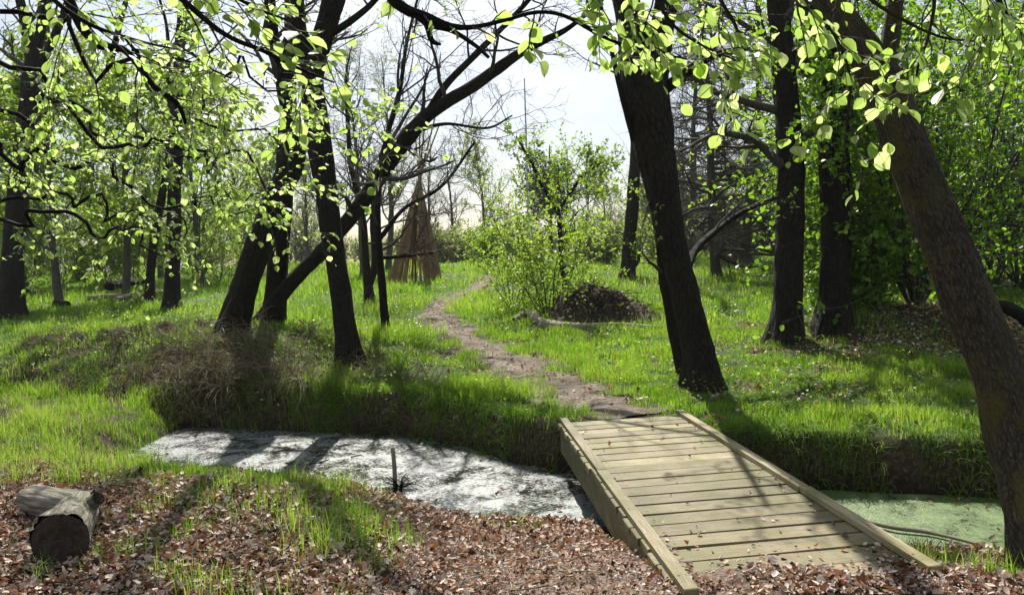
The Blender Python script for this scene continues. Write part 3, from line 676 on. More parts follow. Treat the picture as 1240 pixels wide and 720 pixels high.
# left background trees
tree('woodland_tree', 'thick dark tree dividing into four stems at the left edge', 'tree',
     [st([(13, 385, 34), (14, 350, 25), (17, 290, 24), (27, 190, 21), (38, 96, 20), (40, 70, 16), (24, 0, 10), (8, -60, 8)], 60, ext=3.),
      st([(39, 100, 12), (45, 60, 12), (53, 8, 10), (60, -60, 8)], 24, d=d0(13, 385), below=0, ext=3.),
      st([(38, 95, 11), (60, 58, 10), (80, 8, 8), (100, -60, 7)], 24, d=d0(13, 385), below=0, ext=3.)], 110, sides=16, n1=10, t0=.35, len1=3., leafn=3, leafsize=.065)
for ctrl, lab, sd in (
    ([(48, 336, 11), (46, 260, 10), (46, 190, 9), (52, 100, 8), (58, 20, 6)], 'thin dark tree just right of the four stemmed tree', 111),
    ([(97, 342, 16), (102, 290, 13), (105, 230, 12), (112, 160, 10), (130, 90, 8), (150, 10, 6)], 'dark tree with ivy at its foot left of the log pile', 112),
    ([(181, 365, 11), (183, 320, 10), (190, 270, 10), (200, 215, 8), (206, 160, 7), (204, 80, 5)], 'thin slightly bent tree right beside the log pile', 113),
    ([(208, 374, 20), (209, 330, 17), (211, 250, 16), (213, 170, 15), (216, 80, 12), (221, 10, 10)], 'straight dark tree on the hump casting a shadow over it', 114)):
    tree('woodland_tree', lab, 'tree', [st(ctrl, 50, ext=4.5)], sd, sides=14, n1=14, t0=.3, len1=3., leafn=4, leafsize=.06, n2=6, n3=5)

# ------------------------------------------------------------------ leafy foreground boughs
def sprays(rng, tw, lf, limbs, n1, len1, n2, len2, step, size, flat=.75, r1=.0045, droop=-.05, t0=.05):
    st_ = [resample(np.c_[p, r], 30) for p, r in limbs]; P = np.array([s[:, :3] for s in st_]); R = np.array([s[:, 3] for s in st_])
    p, d, r, t = spawn(rng, P, R, n1, t0, 1., .8, .25, .5, flat)
    A, AR = grow(rng, p, d, len1*rng.uniform(.5, 1.2, len(p)), np.clip(r, .002, r1), 7, .15, droop*.4, .35); tubes(tw, A, AR, 5)
    sets = [A]
    if n2:
        p, d, r, t = spawn(rng, A, AR, n2, .15, .95, .7, .2, .6, flat)
        Bp, BR = grow(rng, p, d, len2*rng.uniform(.5, 1.25, len(p)), np.clip(r, .0017, .003), 5, .14, droop, .5); tubes(tw, Bp, BR, 4); sets.append(Bp)
    for q, L in zip(sets, (len1, len2)):
        k = max(2, int(L/step)); pos, tg_ = along(rng, q, k, .2, 1.02); n = len(pos)
        side = nrm(np.cross(tg_, [0, 0, 1.]))*np.where(rng.random(n) < .5, 1, -1)[:, None]
        D = tg_*.7+side*.75+rng.normal(size=(n, 3))*.22+[0, 0, -.28]
        leaves(lf, rng, pos, D, rng.normal(size=(n, 3))*.42+[0, 0, 1.], size*rng.uniform(.42, 1.3, n), LEAF_NEAR)

def limb(ctrl, d, n=30, crook=0., thin=1.):
    P = np.array([[*px(c[0], c[1], c[3] if len(c) > 3 else d), c[2]/2/F*(c[3] if len(c) > 3 else d)] for c in ctrl]); Q = resample(P, n); q = rs.normal(size=3)*50; t = np.arange(n)*.33; ln = np.linalg.norm(P[-1, :3]-P[0, :3])
    if crook:
        for j in range(3): Q[:, j] += crook*ln*(fbm(t+q[j], np.zeros(n)+j, s=7, o=2)-.5)*np.minimum(np.arange(n)/4., 1)
    return Q[:, :3], np.maximum(Q[:, 3]*thin, .0022)
rng = np.random.default_rng(21)
# beech whose trunk stands outside the picture on the left
bx_, by_ = -4.6, 3.3
tp = np.array([[bx_, by_, H(bx_, by_)-.15], [bx_+.02, by_, 1.], [bx_-.03, by_+.05, 2.4], [bx_+.05, by_, 4.], [bx_, by_+.1, 6.5], [bx_+.1, by_, 9.]]); tr = np.array([.24, .2, .18, .15, .10, .03])
Q = resample(np.c_[tp, tr], 50)
beech = thing('beech_tree', 'beech with bright lime leaves on boughs spreading in from the left', 'tree', (bx_, by_, H(bx_, by_)))
def joined(z, start, r):                                             # the hidden part of a bough, from the trunk to where it enters the picture
    a = np.array([bx_, by_, z]); b = start; mid = (a+b)/2+[0, 0, .15]
    Q_ = resample(np.array([[*a, r*1.6], [*mid, r*1.25], [*b, r]]), 12); return Q_[:, :3], Q_[:, 3]
L_far = [limb([(-40, 70, 11), (40, 100, 9), (130, 150, 8), (230, 190, 6), (330, 215, 4), (400, 235, 2)], 5.0, 34, .17, .62),
         limb([(-40, 175, 11), (60, 195, 9), (140, 215, 8), (220, 240, 5), (300, 262, 3)], 5.4, 34, .17, .62),
         limb([(-40, 262, 9), (40, 262, 8), (110, 275, 6), (180, 292, 4), (235, 300, 2)], 5.2, 34, .17, .62),
         limb([(-40, 20, 10), (60, 45, 9), (150, 95, 8), (250, 125, 6), (350, 160, 4), (430, 195, 2)], 4.6, 34, .17, .62),
         limb([(120, 56, 7), (200, 62, 6), (290, 85, 5), (370, 110, 4), (450, 150, 2)], 4.4, 34, .17, .62),
         limb([(-40, 120, 9), (70, 140, 8), (170, 175, 6), (260, 215, 4), (330, 250, 2)], 6.2, 34, .17, .62),
         limb([(-40, 222, 9), (50, 235, 7), (140, 255, 5), (230, 282, 2)], 6.4, 34, .17, .62)]
L_main = [limb([(55, -70, 14), (78, -15, 13), (96, 25, 12), (104, 38, 12), (122, 56, 11), (150, 60, 9), (172, 85, 8), (190, 108, 7), (215, 125, 6), (225, 150, 4)], 3.6),
          limb([(160, 60, 5), (195, 68, 4), (240, 78, 3), (280, 95, 2)], 3.6)]
L_near = [limb([(150, -60, 8), (210, -10, 7), (270, 40, 6), (320, 62, 5), (360, 82, 4), (405, 100, 2)], 2.3),
          limb([(230, -60, 6), (270, -15, 5), (310, 10, 4), (350, 25, 2)], 2.0),
          limb([(20, -60, 8), (60, -5, 6), (110, 30, 5), (170, 50, 3), (215, 60, 2)], 2.8)]
L_top = [limb([(440, -60, 17), (472, -6, 15), (492, 12, 13), (515, 20, 11), (545, 32, 8), (575, 33, 6), (610, 25, 5), (650, 15, 5), (685, 20, 5), (725, 42, 4.5), (760, 56, 4), (800, 66, 3), (840, 72, 2)], 2.7, 44),
         limb([(505, 18, 10), (520, 30, 8), (548, 38, 6), (575, 55, 5), (592, 70, 4)], 2.7, 20),
         limb([(512, 22, 6), (518, 36, 7), (523, 50, 7), (534, 54, 3)], 2.7, 12)]
mb = MB(); bark_tube(mb, Q[:, :3], Q[:, 3], 20, .04, .5)
for k, (P, R) in enumerate(L_far+L_main+L_near+L_top): bark_tube(mb, P, R, 10, .05, 0, seed=k, knots=.5)
for k, (P, R) in enumerate([L_far[0], L_far[1], L_far[2], L_far[3], L_far[5], L_far[6], L_main[0], L_near[0], L_near[1], L_near[2], L_top[0]]):
    z = 1.6+.3*k if k < 3 else 3.2+.12*k
    p_, r_ = joined(min(z, P[0][2]+.6), P[0], R[0]); bark_tube(mb, p_, r_, 10, .04, 0)
mb.obj('trunk', M['bark'], beech)
tw, lf = MB(), MB()
sprays(rng, tw, lf, [L_far[i] for i in (0, 1, 3, 4, 5)], 14, .60, 6, .30, .048, .0355, flat=.9)
sprays(rng, tw, lf, [L_far[2], L_far[6]], 9, .45, 5, .24, .052, .034, flat=.9)
sprays(rng, tw, lf, L_main, 9, .42, 4, .22, .055, .038, flat=.9)
sprays(rng, tw, lf, L_near, 8, .24, 3, .13, .055, .037)
sprays(rng, tw, lf, [(L_top[0][0][22:], L_top[0][1][22:])], 9, .20, 3, .10, .05, .044)
sprays(rng, tw, lf, [(L_top[0][0][4:24], L_top[0][1][4:24])], 7, .10, 0, .10, .06, .045)
tw.obj('branches', M['twig'], beech); lf.obj('crown', M['beech'], beech)

# boughs of the mossy tree reaching towards the viewer
hub = mossy[0][0][112]
R_l = [limb([(770, -60, 6), (790, -10, 5), (815, 30, 4), (850, 55, 3), (895, 75, 2)], 2.5),
       limb([(850, -60, 6), (870, -5, 5), (890, 30, 4), (900, 60, 3), (905, 80, 2)], 2.7),
       limb([(930, -60, 7), (965, -10, 6), (1000, 28, 4), (1020, 62, 3), (1030, 100, 3), (1026, 150, 2)], 2.4),
       limb([(1010, -60, 6), (1050, -5, 5), (1095, 25, 4), (1140, 45, 3), (1180, 50, 2)], 2.6),
       limb([(1100, -60, 6), (1130, -10, 5), (1125, 40, 4), (1112, 80, 3), (1108, 105, 2)], 2.6),
       limb([(1180, -60, 6), (1200, -20, 5), (1215, 10, 4), (1230, 35, 2)], 2.3),
       limb([(700, -60, 5), (730, -15, 4), (765, 15, 3), (800, 40, 2)], 2.6)]
th_ = thing('mossy_tree', 'big mossy trunk leaning left close by at the right edge', 'tree', G(1240, 660)[0])
mb = MB()
for k, (P, R) in enumerate(mossy): bark_tube(mb, P, R, 64 if k == 0 else 24, .085, .25 if k == 0 else 0., 6, 7+k, knots=.42)
for k, (P, R) in enumerate(R_l):
    bark_tube(mb, P, R, 8, .05, 0, seed=k, knots=.4)
    m1 = (hub+P[0])/2+[0, 0, .35]; q = resample(np.array([[*hub, .03], [*m1, .02], [*P[0], R[0]]]), 14); bark_tube(mb, q[:, :3], q[:, 3], 8, .04, 0, seed=k)
mb.obj('trunk', M['barkmoss'], th_)
tw, lf = MB(), MB(); rng = np.random.default_rng(23)
sprays(rng, tw, lf, R_l, 8, .25, 3, .13, .052, .041, droop=-.08)
crown_from(np.random.default_rng(24), mossy, tw, lf, n1=8, t0=.74, len1=1.6, leafn=2, leafsize=.05, n2=5, n3=4)
tw.obj('branches', M['twig'], th_); lf.obj('crown', M['beech'], th_)

# ------------------------------------------------------------------ grass
def blades(mb, rng, x, y, h, w, lean=.45, rnd=None):
    n = len(x); z = H(x, y)-.01; a = rng.uniform(0, 2*np.pi, n); ld = np.stack([np.cos(a), np.sin(a), np.zeros(n)], 1)
    b = rng.uniform(0, 2*np.pi, n); wd = np.stack([np.cos(b), np.sin(b), np.zeros(n)], 1)*w[:, None]
    l = np.abs(rng.normal(0, lean, n)); base = np.stack([x, y, z], 1); up = np.array([0, 0, 1.])
    mid = base+h[:, None]*(.55*up+.25*l[:, None]*ld); tip = base+h[:, None]*((1-.35*np.minimum(l, 1)**2)[:, None]*up+.95*l[:, None]*ld)
    V = np.stack([base-wd*.5, base+wd*.5, mid+wd*.42, mid-wd*.42, tip], 1)
    i = np.arange(n)[:, None]*5
    mb.add(V, [i+np.array([[0, 1, 2, 3]]), i+np.array([[3, 2, 4]])], np.repeat(rng.random(n) if rnd is None else rnd, 5))
def scatter(rng, y0, y1, dens, xl=None, xr=None, pad=1.2):
    A = []
    ys = np.linspace(y0, y1, max(2, int((y1-y0)/1.)+1))
    for a, b in zip(ys[:-1], ys[1:]):
        lo = xl if xl is not None else -(.64*b+pad); hi = xr if xr is not None else .64*b+pad
        n = int(dens*(b-a)*(hi-lo)); A.append(np.stack([rng.uniform(lo, hi, n), rng.uniform(a, b, n)], 1))
    return np.concatenate(A)
rng = np.random.default_rng(31)
mb = MB()
for y0, y1, dens, hh, ww, cl in ((3.9, 7.5, 2600, .15, .0042, 6.), (7.5, 11., 3900, .135, .0052, 4.), (11, 16, 2000, .14, .0075, 3.), (16, 26, 330, .19, .014, 2.), (26, 44, 95, .24, .026, 1.), (44, 75, 16, .34, .06, .5)):
    p = scatter(rng, y0, y1, dens); x, y = p[:, 0], p[:, 1]
    g = green(x, y); clump = fbm(x*cl, y*cl, s=51)
    clump = .6*clump+.4*fbm(x*cl*.35, y*cl*.35, s=53); keep = rng.random(len(x)) < g*sstep(.40, .60, clump+.08)
    uf, un = stream_u(x, y); keep &= (np.where(uf > un, uf-.0, un) > .05) | (x < -4.5)
    # the boards stay clear
    bc = NL+(FL-NL)*((y-NL[1])/(FL[1]-NL[1]))[:, None]; bd = NR_+(FR-NR_)*((y-NL[1])/(FL[1]-NL[1]))[:, None]
    keep &= ~((x > bc[:, 0]-.12) & (x < bd[:, 0]+.12) & (y < FL[1]+.1))
    x, y, g = x[keep], y[keep], g[keep]; big = fbm(x*.8, y*.8, s=61)
    h = hh*rng.uniform(.35, 1.4, len(x))*(.25+1.5*big)*(.5+2.2*np.maximum(clump[keep]-.35, 0)/.3*.6)
    uf, un = stream_u(x, y); near = un > uf; h = np.where(near, h*np.where(x < -4.2, 1.1, .85), h)*np.where((x > 1.2) & (y < 15), .45, .68)
    r_ = np.clip(rng.normal(.42, .22, len(x))+1.1*(big-.5), 0, .85); dry = rng.random(len(x)) < np.where(near & (x < -3.5), .28, .09); r_ = np.where(dry, rng.uniform(.88, 1, len(x)), r_)
    blades(mb, rng, x, y, h, ww*rng.uniform(.6, 1.3, len(x)), .45, r_)
tag(mb.obj('grass', M['grass']), 'bright spring grass over both banks and the meadow', 'grass', kind='stuff')
print('grass verts', mb.n)

# tall tufts near the water and the left
mb = MB(); tuft = []
for k in range(150):
    if k < 95: cx, cyy = rng.uniform(-7.5, -3.4), rng.uniform(6.3, 10.5)
    elif k < 130: cx, cyy = rng.uniform(-3.0, -.9), rng.uniform(6.2, 8.)
    else: cx, cyy = rng.uniform(2.3, 4.6), rng.uniform(4.0, 5.2)
    uf, un = stream_u(np.array(cx), np.array(cyy))
    if un < .12 or (k < 130 and k >= 95 and (un > 1.6 or un < .8)) or (k < 95 and cx > -4.6 and un < .9): continue
    n = rng.integers(30, 90); a = rng.normal(0, .07, (n, 2)); x = cx+a[:, 0]; y = cyy+a[:, 1]
    blades(mb, rng, x, y, rng.uniform(.12, .32, n)*(1. if cx < -4.2 else .6), rng.uniform(.004, .008, n), .6, np.where(rng.random(n) < .2, rng.uniform(.88, 1, n), rng.uniform(.1, .8, n)))
def strands(mb, rng, x, y, L, w, dirx, diry, lift=.5, rnd=None):
    n = len(x); P = np.zeros((n, 6, 3)); P[:, 0] = np.stack([x, y, H(x, y)-.01], 1)
    d = nrm(np.stack([dirx+rng.normal(0, .6, n), diry+rng.normal(0, .5, n), np.full(n, lift)+rng.normal(0, .4, n)], 1))
    for i in range(5):
        P[:, i+1] = P[:, i]+d*(L/5)[:, None]; d = nrm(d+np.array([0, 0, -.34])+rng.normal(0, .12, (n, 3)))
        P[:, i+1, 2] = np.maximum(P[:, i+1, 2], np.maximum(H(P[:, i+1, 0], P[:, i+1, 1], False), WATER)+.005)
    tubes(mb, P, w[:, None]*np.linspace(1, .35, 6)[None], 3, rng.random(n) if rnd is None else rnd)
p = np.stack([rng.uniform(-2.6, 6.5, 60000), rng.uniform(5.2, 11, 60000)], 1); uf, un = stream_u(p[:, 0], p[:, 1]); k = fbm(p[:, 0]*2.4, p[:, 1]*2.4, s=57)
p = p[(uf > .02) & (uf < .42) & (k > .36+.14*(p[:, 0] > 2.2)) & ~((p[:, 0] > .45) & (p[:, 0] < 1.95))]
strands(mb, rng, p[:, 0], p[:, 1], rng.uniform(.10, .27, len(p)), rng.uniform(.0022, .0042, len(p)), np.full(len(p), -.25), np.full(len(p), -.55), 1.1, np.clip(rng.normal(.5, .25, len(p)), 0, .86))
for k in range(90):
    cx, cyy = (rng.uniform(-7.5, -1.6), rng.uniform(9.8, 14)) if k < 60 else (rng.uniform(2., 6.), rng.uniform(7.2, 10))
    uf, un = stream_u(np.array(cx), np.array(cyy))
    if uf < .1 or path_d(np.array([cx]), np.array([cyy]))[0] < .3: continue
    n = int(rng.uniform(25, 70)); rr = .09*np.sqrt(rng.random(n)); an = rng.uniform(0, 6.28, n)
    strands(mb, rng, cx+rr*np.cos(an), cyy+rr*np.sin(an), rng.uniform(.15, .42, n)*(1. if k < 60 else .6), rng.uniform(.0025, .005, n), np.cos(an)*.5, np.sin(an)*.5, 1.3, np.clip(rng.normal(rng.uniform(.25, .6), .15, n), 0, .84))
tag(mb.obj('long_grass', M['grass']), 'taller grass tufts along the near water edge', 'grass', kind='stuff')

# dead grass and brambles hanging down the left bank
mb = MB()
for k in range(210):
    if k < 150: cx, cyy = rng.normal(-4.0, 1.35), rng.normal(11.6, .75)
    else: cx, cyy = rng.normal(-5.6, 2.0), rng.normal(13.2, 1.3)
    uf, un = stream_u(np.array(cx), np.array(cyy))
    if uf < .12 or uf > 3.6: continue
    n = int(rng.uniform(18, 60)); rr = .10*np.sqrt(rng.random(n)); an = rng.uniform(0, 6.28, n); g = rng.uniform(.1, .75)
    strands(mb, rng, cx+rr*np.cos(an), cyy+rr*np.sin(an), rng.uniform(.25, .75, n)*rng.uniform(.6, 1.15), rng.uniform(.002, .0065, n), np.cos(an)*.7, np.sin(an)*.7-.55, 1.0, np.clip(rng.normal(g, .2, n), 0, 1))
p = np.stack([rng.uniform(-9.5, -5.5, 2600), rng.uniform(11.5, 16, 2600)], 1); uf, un = stream_u(p[:, 0], p[:, 1]); k = fbm(p[:, 0]*1.4, p[:, 1]*1.4, s=73); p = p[(uf > .1) & (k > .5)]
strands(mb, rng, p[:, 0], p[:, 1], rng.uniform(.15, .45, len(p)), rng.uniform(.002, .004, len(p)), np.zeros(len(p)), np.full(len(p), -.5), .5)
p = np.stack([rng.uniform(-8, -2.6, 2600), rng.uniform(6.2, 10.5, 2600)], 1); uf, un = stream_u(p[:, 0], p[:, 1]); k = fbm(p[:, 0]*1.8, p[:, 1]*1.8, s=75); p = p[(un > .1) & (k > .45)]
strands(mb, rng, p[:, 0], p[:, 1], rng.uniform(.12, .4, len(p)), rng.uniform(.0014, .003, len(p)), np.zeros(len(p)), np.zeros(len(p)), .8)
tag(mb.obj('dry_grass', M['dry']), 'dead tangled grass and stems on the left bank', 'dead grass', kind='stuff')

# low leafy plants in the turf
mb = MB()
for y0, y1, dens, sz in ((8, 16, 110, .032), (16, 40, 45, .05)):
    p = scatter(rng, y0, y1, dens); x, y = p[:, 0], p[:, 1]; uf, un = stream_u(x, y)
    keep = (uf > .1) & (path_d(x, y) > .1) & (fbm(x*1.1, y*1.1, s=81) > .5); x, y = x[keep], y[keep]; n = len(x)
    q = np.stack([x, y, H(x, y)+rng.uniform(.03, .22, n)], 1)
    leaves(mb, rng, q, rdir(rng, n)*[1, 1, .4], rng.normal(size=(n, 3))*.4+[0, 0, 1], sz*rng.uniform(.6, 1.4, n), LEAF_MID if y0 < 10 else LEAF_FAR)
tag(mb.obj('ground_cover', M['leaf']), 'low leafy weeds among the grass', 'ground cover', kind='stuff')

# leaf litter
mb = MB()
def litter(x, y, size, lift=.012):
    n = len(x); z = H(x, y)+rng.uniform(0, lift, n)
    leaves(mb, rng, np.stack([x, y, z], 1), rdir(rng, n)*[1, 1, .35], rng.normal(size=(n, 3))*.62+[0, 0, 1], size*(.35+1.1*rng.random(n)**1.6), LEAF_DEAD, np.clip(rng.normal(.56, .30, n), 0, 1))
p = scatter(rng, 3.6, 8.2, 3000, pad=.4); x, y = p[:, 0], p[:, 1]; uf, un = stream_u(x, y); g = green(x, y)
wn_ = worn(x, y)*.92
keep = (un > .1) & (rng.random(len(x)) < (1-.72*g)*(1-wn_)*(.30+1.0*fbm(x*1.6, y*1.6, s=91)))
bc = NL+(FL-NL)*((y-NL[1])/(FL[1]-NL[1]))[:, None]; bd = NR_+(FR-NR_)*((y-NL[1])/(FL[1]-NL[1]))[:, None]
onb = (x > bc[:, 0]-.09) & (x < bd[:, 0]+.09) & (y > NL[1]-.02+.32*vn(x*5, y*0, s=95)*vn(x*2.2, y*0, s=96)+.12*rng.random(len(x))); keep &= ~onb
litter(x[keep], y[keep], .038, .035)
p = scatter(rng, 3.6, 7., 2600, xl=-4.6, xr=2.9); x, y = p[:, 0], p[:, 1]; uf, un = stream_u(x, y); bc = NL+(FL-NL)*((y-NL[1])/(FL[1]-NL[1]))[:, None]
bd = NR_+(FR-NR_)*((y-NL[1])/(FL[1]-NL[1]))[:, None]; onb = (x > bc[:, 0]-.09) & (x < bd[:, 0]+.09) & (y > NL[1]-.02+.32*vn(x*5, y*0, s=95)*vn(x*2.2, y*0, s=96)+.12*rng.random(len(x)))
keep = (un > .15) & ~onb & (rng.random(len(x)) < 1-.5*green(x, y)); litter(x[keep], y[keep], .024)                 # crumbled leaves on the worn patch
p = scatter(rng, 6.5, 16, 420, xl=1.6, xr=10.5); x, y = p[:, 0], p[:, 1]; uf, un = stream_u(x, y); g = green(x, y)
keep = (uf > .15) & (rng.random(len(x)) < (1-.93*g)); litter(x[keep], y[keep], .05, .03)
p = scatter(rng, 8, 16, 110, xl=-9, xr=1.5); x, y = p[:, 0], p[:, 1]; uf, un = stream_u(x, y); g = green(x, y)
keep = (uf > .25) & (rng.random(len(x)) < (1-.8*g)) & (path_d(x, y) > -.1); litter(x[keep], y[keep], .06, .03)
q_ = PF[rng.integers(0, 160, 2600)]; x = q_[:, 0]+rng.normal(0, .32, 2600); y = q_[:, 1]+rng.normal(0, .35, 2600); bx = y > 8.8
litter(x[bx], y[bx], .04, .03)
p = scatter(rng, 5.2, 11, 26, xl=-5.5, xr=5.5); x, y = p[:, 0], p[:, 1]; uf, un = stream_u(x, y); k = np.maximum(uf, un); keep = (k < .05) & (rng.random(len(x)) < .25+.75*sstep(-.45, -.05, k)); x, y = x[keep], y[keep]; n = len(x)
leaves(mb, rng, np.stack([x, y, np.full(n, WATER+.006)], 1), rdir(rng, n)*[1, 1, .1], rng.normal(size=(n, 3))*.12+[0, 0, 1], .05*(.3+rng.random(n)), LEAF_DEAD, np.clip(rng.normal(.3, .25, n), 0, 1))
tag(mb.obj('fallen_leaves', M['dead']), 'brown and pale dead leaves strewn over the near bank', 'leaf litter', kind='stuff')
print('litter verts', mb.n)

mb2 = mb
# crumbs on the path
# twigs on the ground
mb = MB(); n = 900; p = scatter(rng, 3.6, 7., 60, pad=.3); x, y = p[:, 0], p[:, 1]; uf, un = stream_u(x, y); bc = NL+(FL-NL)*((y-NL[1])/(FL[1]-NL[1]))[:, None]; bd = NR_+(FR-NR_)*((y-NL[1])/(FL[1]-NL[1]))[:, None]
k = (un > .2) & ~((x > bc[:, 0]-.3) & (x < bd[:, 0]+.3)); x, y = x[k], y[k]; n = len(x)
a = rng.uniform(0, 6.28, n); L = rng.uniform(.04, .3, n); s_ = np.linspace(0, 1, 5)
TX = x[:, None]+np.cos(a)[:, None]*L[:, None]*s_+rng.normal(0, .006, (n, 5)); TY = y[:, None]+np.sin(a)[:, None]*L[:, None]*s_+rng.normal(0, .006, (n, 5))
tubes(mb, np.stack([TX, TY, H(TX, TY)+.02], -1), rng.uniform(.0015, .005, n)[:, None]*np.linspace(1, .5, 5), 4, rng.random(n))
tag(mb.obj('twig_litter', M['dry']), 'broken twigs among the dead leaves', 'twigs', kind='stuff')

# leaves and crumbs that lie on the bridge
mb = MB(); n = 330; u = np.minimum(rng.exponential(.045, n), .95); u[:50] = rng.random(50); v = rng.random(n); v = np.where(rng.random(n) < .35, np.where(v < .5, rng.uniform(.01, .06, n), rng.uniform(.9, .99, n)), v)
q = (NL+(FL-NL)*u[:, None])*(1-v[:, None])+(NR_+(FR-NR_)*u[:, None])*v[:, None]; q[:, 2] += .006
leaves(mb, rng, q, rdir(rng, n)*[1, 1, .2], rng.normal(size=(n, 3))*.25+[0, 0, 1], .034*rng.uniform(.4, 1.3, n), LEAF_DEAD, np.clip(rng.normal(.5, .3, n), 0, 1))
tag(mb.obj('bridge_leaves', M['dead']), 'dead leaves drifted on the near end of the boards', 'leaf litter', kind='stuff')

# ------------------------------------------------------------------ logs, stake, mound, wigwam
def gp(x, y, up=0.): p = G(x, y)[0].copy(); p[2] = H(p[0], p[1])+up; return p
a, b = gp(75, 683, .14), gp(97, 642, .12)
c, d_, e_ = gp(108, 637, .07), gp(78, 630, .09), gp(40, 620, .075)
lg = thing('hollow_log', 'grey weathered log with dark sawn end lying in the dead leaves', 'log', a*[1, 1, 0]+[0, 0, H(a[0], a[1])])
mb = MB()
Q = resample(np.array([[*a, .148], [*(a+(b-a)*.35), .138], [*(a+(b-a)*.75), .125], [*b, .12], [*(b+(b-a)*.2), .09]]), 34); bark_tube(mb, Q[:, :3], Q[:, 3], 44, .10, 0., seed=3, knots=.3)
Q = resample(np.array([[*(c+(c-d_)*.1), .07], [*c, .10], [*(c*.5+d_*.5), .125], [*d_, .115], [*(d_*.5+e_*.5), .105], [*e_, .095], [*(e_+(e_-d_)*.12), .075]]), 44); bark_tube(mb, Q[:, :3], Q[:, 3], 40, .10, 0., seed=13, knots=.35)
mb.obj('log_body', M['log'], lg)
mb = MB(); t = nrm(a-b); X_ = nrm(np.cross(t, [0, 0, 1.])); Y_ = np.cross(X_, t); th = np.arange(30)*2*np.pi/30
rings = []
for rr, dp in ((.152, -.006), (.12, .006), (.08, -.012), (.03, -.02)):
    rings.append(a+t*(dp+.004+.006*(vn(np.cos(th)*4+rr*60, np.sin(th)*4, s=5)[:, None]-.5))+rr*(1+.07*(vn(np.cos(th)*2, np.sin(th)*2, s=8)[:, None]-.5))*(np.cos(th)[:, None]*X_+np.sin(th)[:, None]*Y_))
V = np.concatenate(rings); k = np.arange(30); F4 = np.concatenate([np.stack([r*30+k, r*30+(k+1) % 30, (r+1)*30+(k+1) % 30, (r+1)*30+k], 1) for r in range(3)])
mb.add(V, [F4, (90+k)[None]]); mb.obj('sawn_end', M['endgrain'], lg)
mb = MB(); s0 = b+(a-b)*.1+[.04, 0, .03]; s1 = px(119, 603, np.dot(b-EYE, f0)-.12); q = resample(np.array([[*s0, .075], [*(s0+(s1-s0)*.6), .045], [*s1, .04]]), 14)
bark_tube(mb, q[:, :3], q[:, 3], 16, .08, 0., seed=6); mb.F.pop()
q2 = resample(np.array([[*s1, .031], [*(s1+(s0-s1)*.35), .025]]), 6); tubes(mb, q2[:, :3], q2[:, 3], 16); mb.F.append((np.arange(16)+5*16)[None]+mb.n-96); mb.obj('branch_stub', M['log'], lg)

w0 = Wp(478, 588, WATER)
sk = thing('wooden_stake', 'short pale wooden stake standing in the stream', 'stake', w0)
mb = MB(); q = resample(np.array([[*(w0-[0, 0, .25]), .022], [*(w0+[0.005, 0, .15]), .021], [*(w0+[-.005, 0, .37]), .020]]), 14); bark_tube(mb, q[:, :3], q[:, 3], 12, .05, 0., knots=.1); mb.obj('stake_post', M['logpale'], sk)
rg = np.random.default_rng(8); w1 = Wp(484, 591, WATER); mb = MB(); n = 13
dd = nrm(rg.normal(size=(n, 3))*[1, .7, .5]+[0, 0, .45]); A, AR = grow(rg, np.repeat((w1+[0, 0, .01])[None], n, 0), dd, rg.uniform(.10, .24, n), np.full(n, .009), 6, .16, -.02, .3); tubes(mb, A, AR, 6)
p_, d2, r_, t_ = spawn(rg, A, AR, 3, .3, .9, .8, .2, .6); A2, AR2 = grow(rg, p_, d2, .07, r_, 3, .2); tubes(mb, A2, AR2, 4)
tag(mb.obj('root_snag', M['bark'], origin=w1), 'black spiky root snag at the foot of the wooden stake', 'snag')
q = [Wp(1018, 622, WATER+.02), Wp(1075, 637, WATER+.03), Wp(1130, 645, WATER+.025), Wp(1199, 662, WATER+.03)]
mb = MB(); Q = resample(np.c_[np.array(q), [.014, .016, .014, .010]], 30); bark_tube(mb, Q[:, :3], Q[:, 3], 10, .08, 0., knots=.5)
tag(mb.obj('floating_branch', M['logpale'], origin=q[0]), 'long pale stick lying across the green duckweed', 'stick')
mb = MB()
for (x0, y0, x1, y1, r) in ((375, 560, 398, 556, .012), (383, 548, 378, 534, .014), (395, 575, 362, 562, .008), (600, 597, 618, 590, .006), (425, 553, 440, 552, .008), (500, 607, 512, 606, .012), (330, 548, 352, 543, .008)):
    a_, b_ = Wp(x0, y0, WATER+.01), Wp(x1, y1, WATER+.03); Q = resample(np.c_[np.array([a_, (a_+b_)/2+rg.normal(size=3)*.02, b_]), [r, r, r*.5]], 8); tubes(mb, Q[:, :3], Q[:, 3], 6)
tag(mb.obj('floating_debris', M['twig']), 'dark sticks and clods caught in the scum on the water', 'debris', kind='stuff')

# mound of earth and leaves with the pale log in front
mc = gp(735, 392); mR = 1.0
md = thing('earth_mound', 'dark mound of earth and dead leaves behind the fallen trunk', 'mound', mc)
mb = MB(); nr_, nt = 22, 48; r_ = np.linspace(0, 1, nr_)[:, None]; th = np.arange(nt)[None]*2*np.pi/nt
wob = 1+.35*(vn(np.cos(th)*1.6+5, np.sin(th)*1.6, s=3)-.5); mx_ = mc[0]+r_*wob*np.cos(th)*1.32+0*th; my_ = mc[1]+.35+r_*np.sin(th)*.85
hz = .66*(1-r_**2.0)**1.0*(1+.45*np.cos(th-2.4)*r_)*(.35+1.3*fbm(mx_*1.9, my_*1.9, s=4)) + .26*(vn(mx_*6, my_*6, s=6)-.5)*(1-r_)
V = np.stack([mx_, my_, H(mx_, my_)-.08+hz], -1); k = np.arange(nt); F4 = np.concatenate([np.stack([i*nt+k, (i+1)*nt+k, (i+1)*nt+(k+1) % nt, i*nt+(k+1) % nt], 1) for i in range(nr_-1)])
mb.add(V, F4); mb.obj('earth', M['earth'], md)
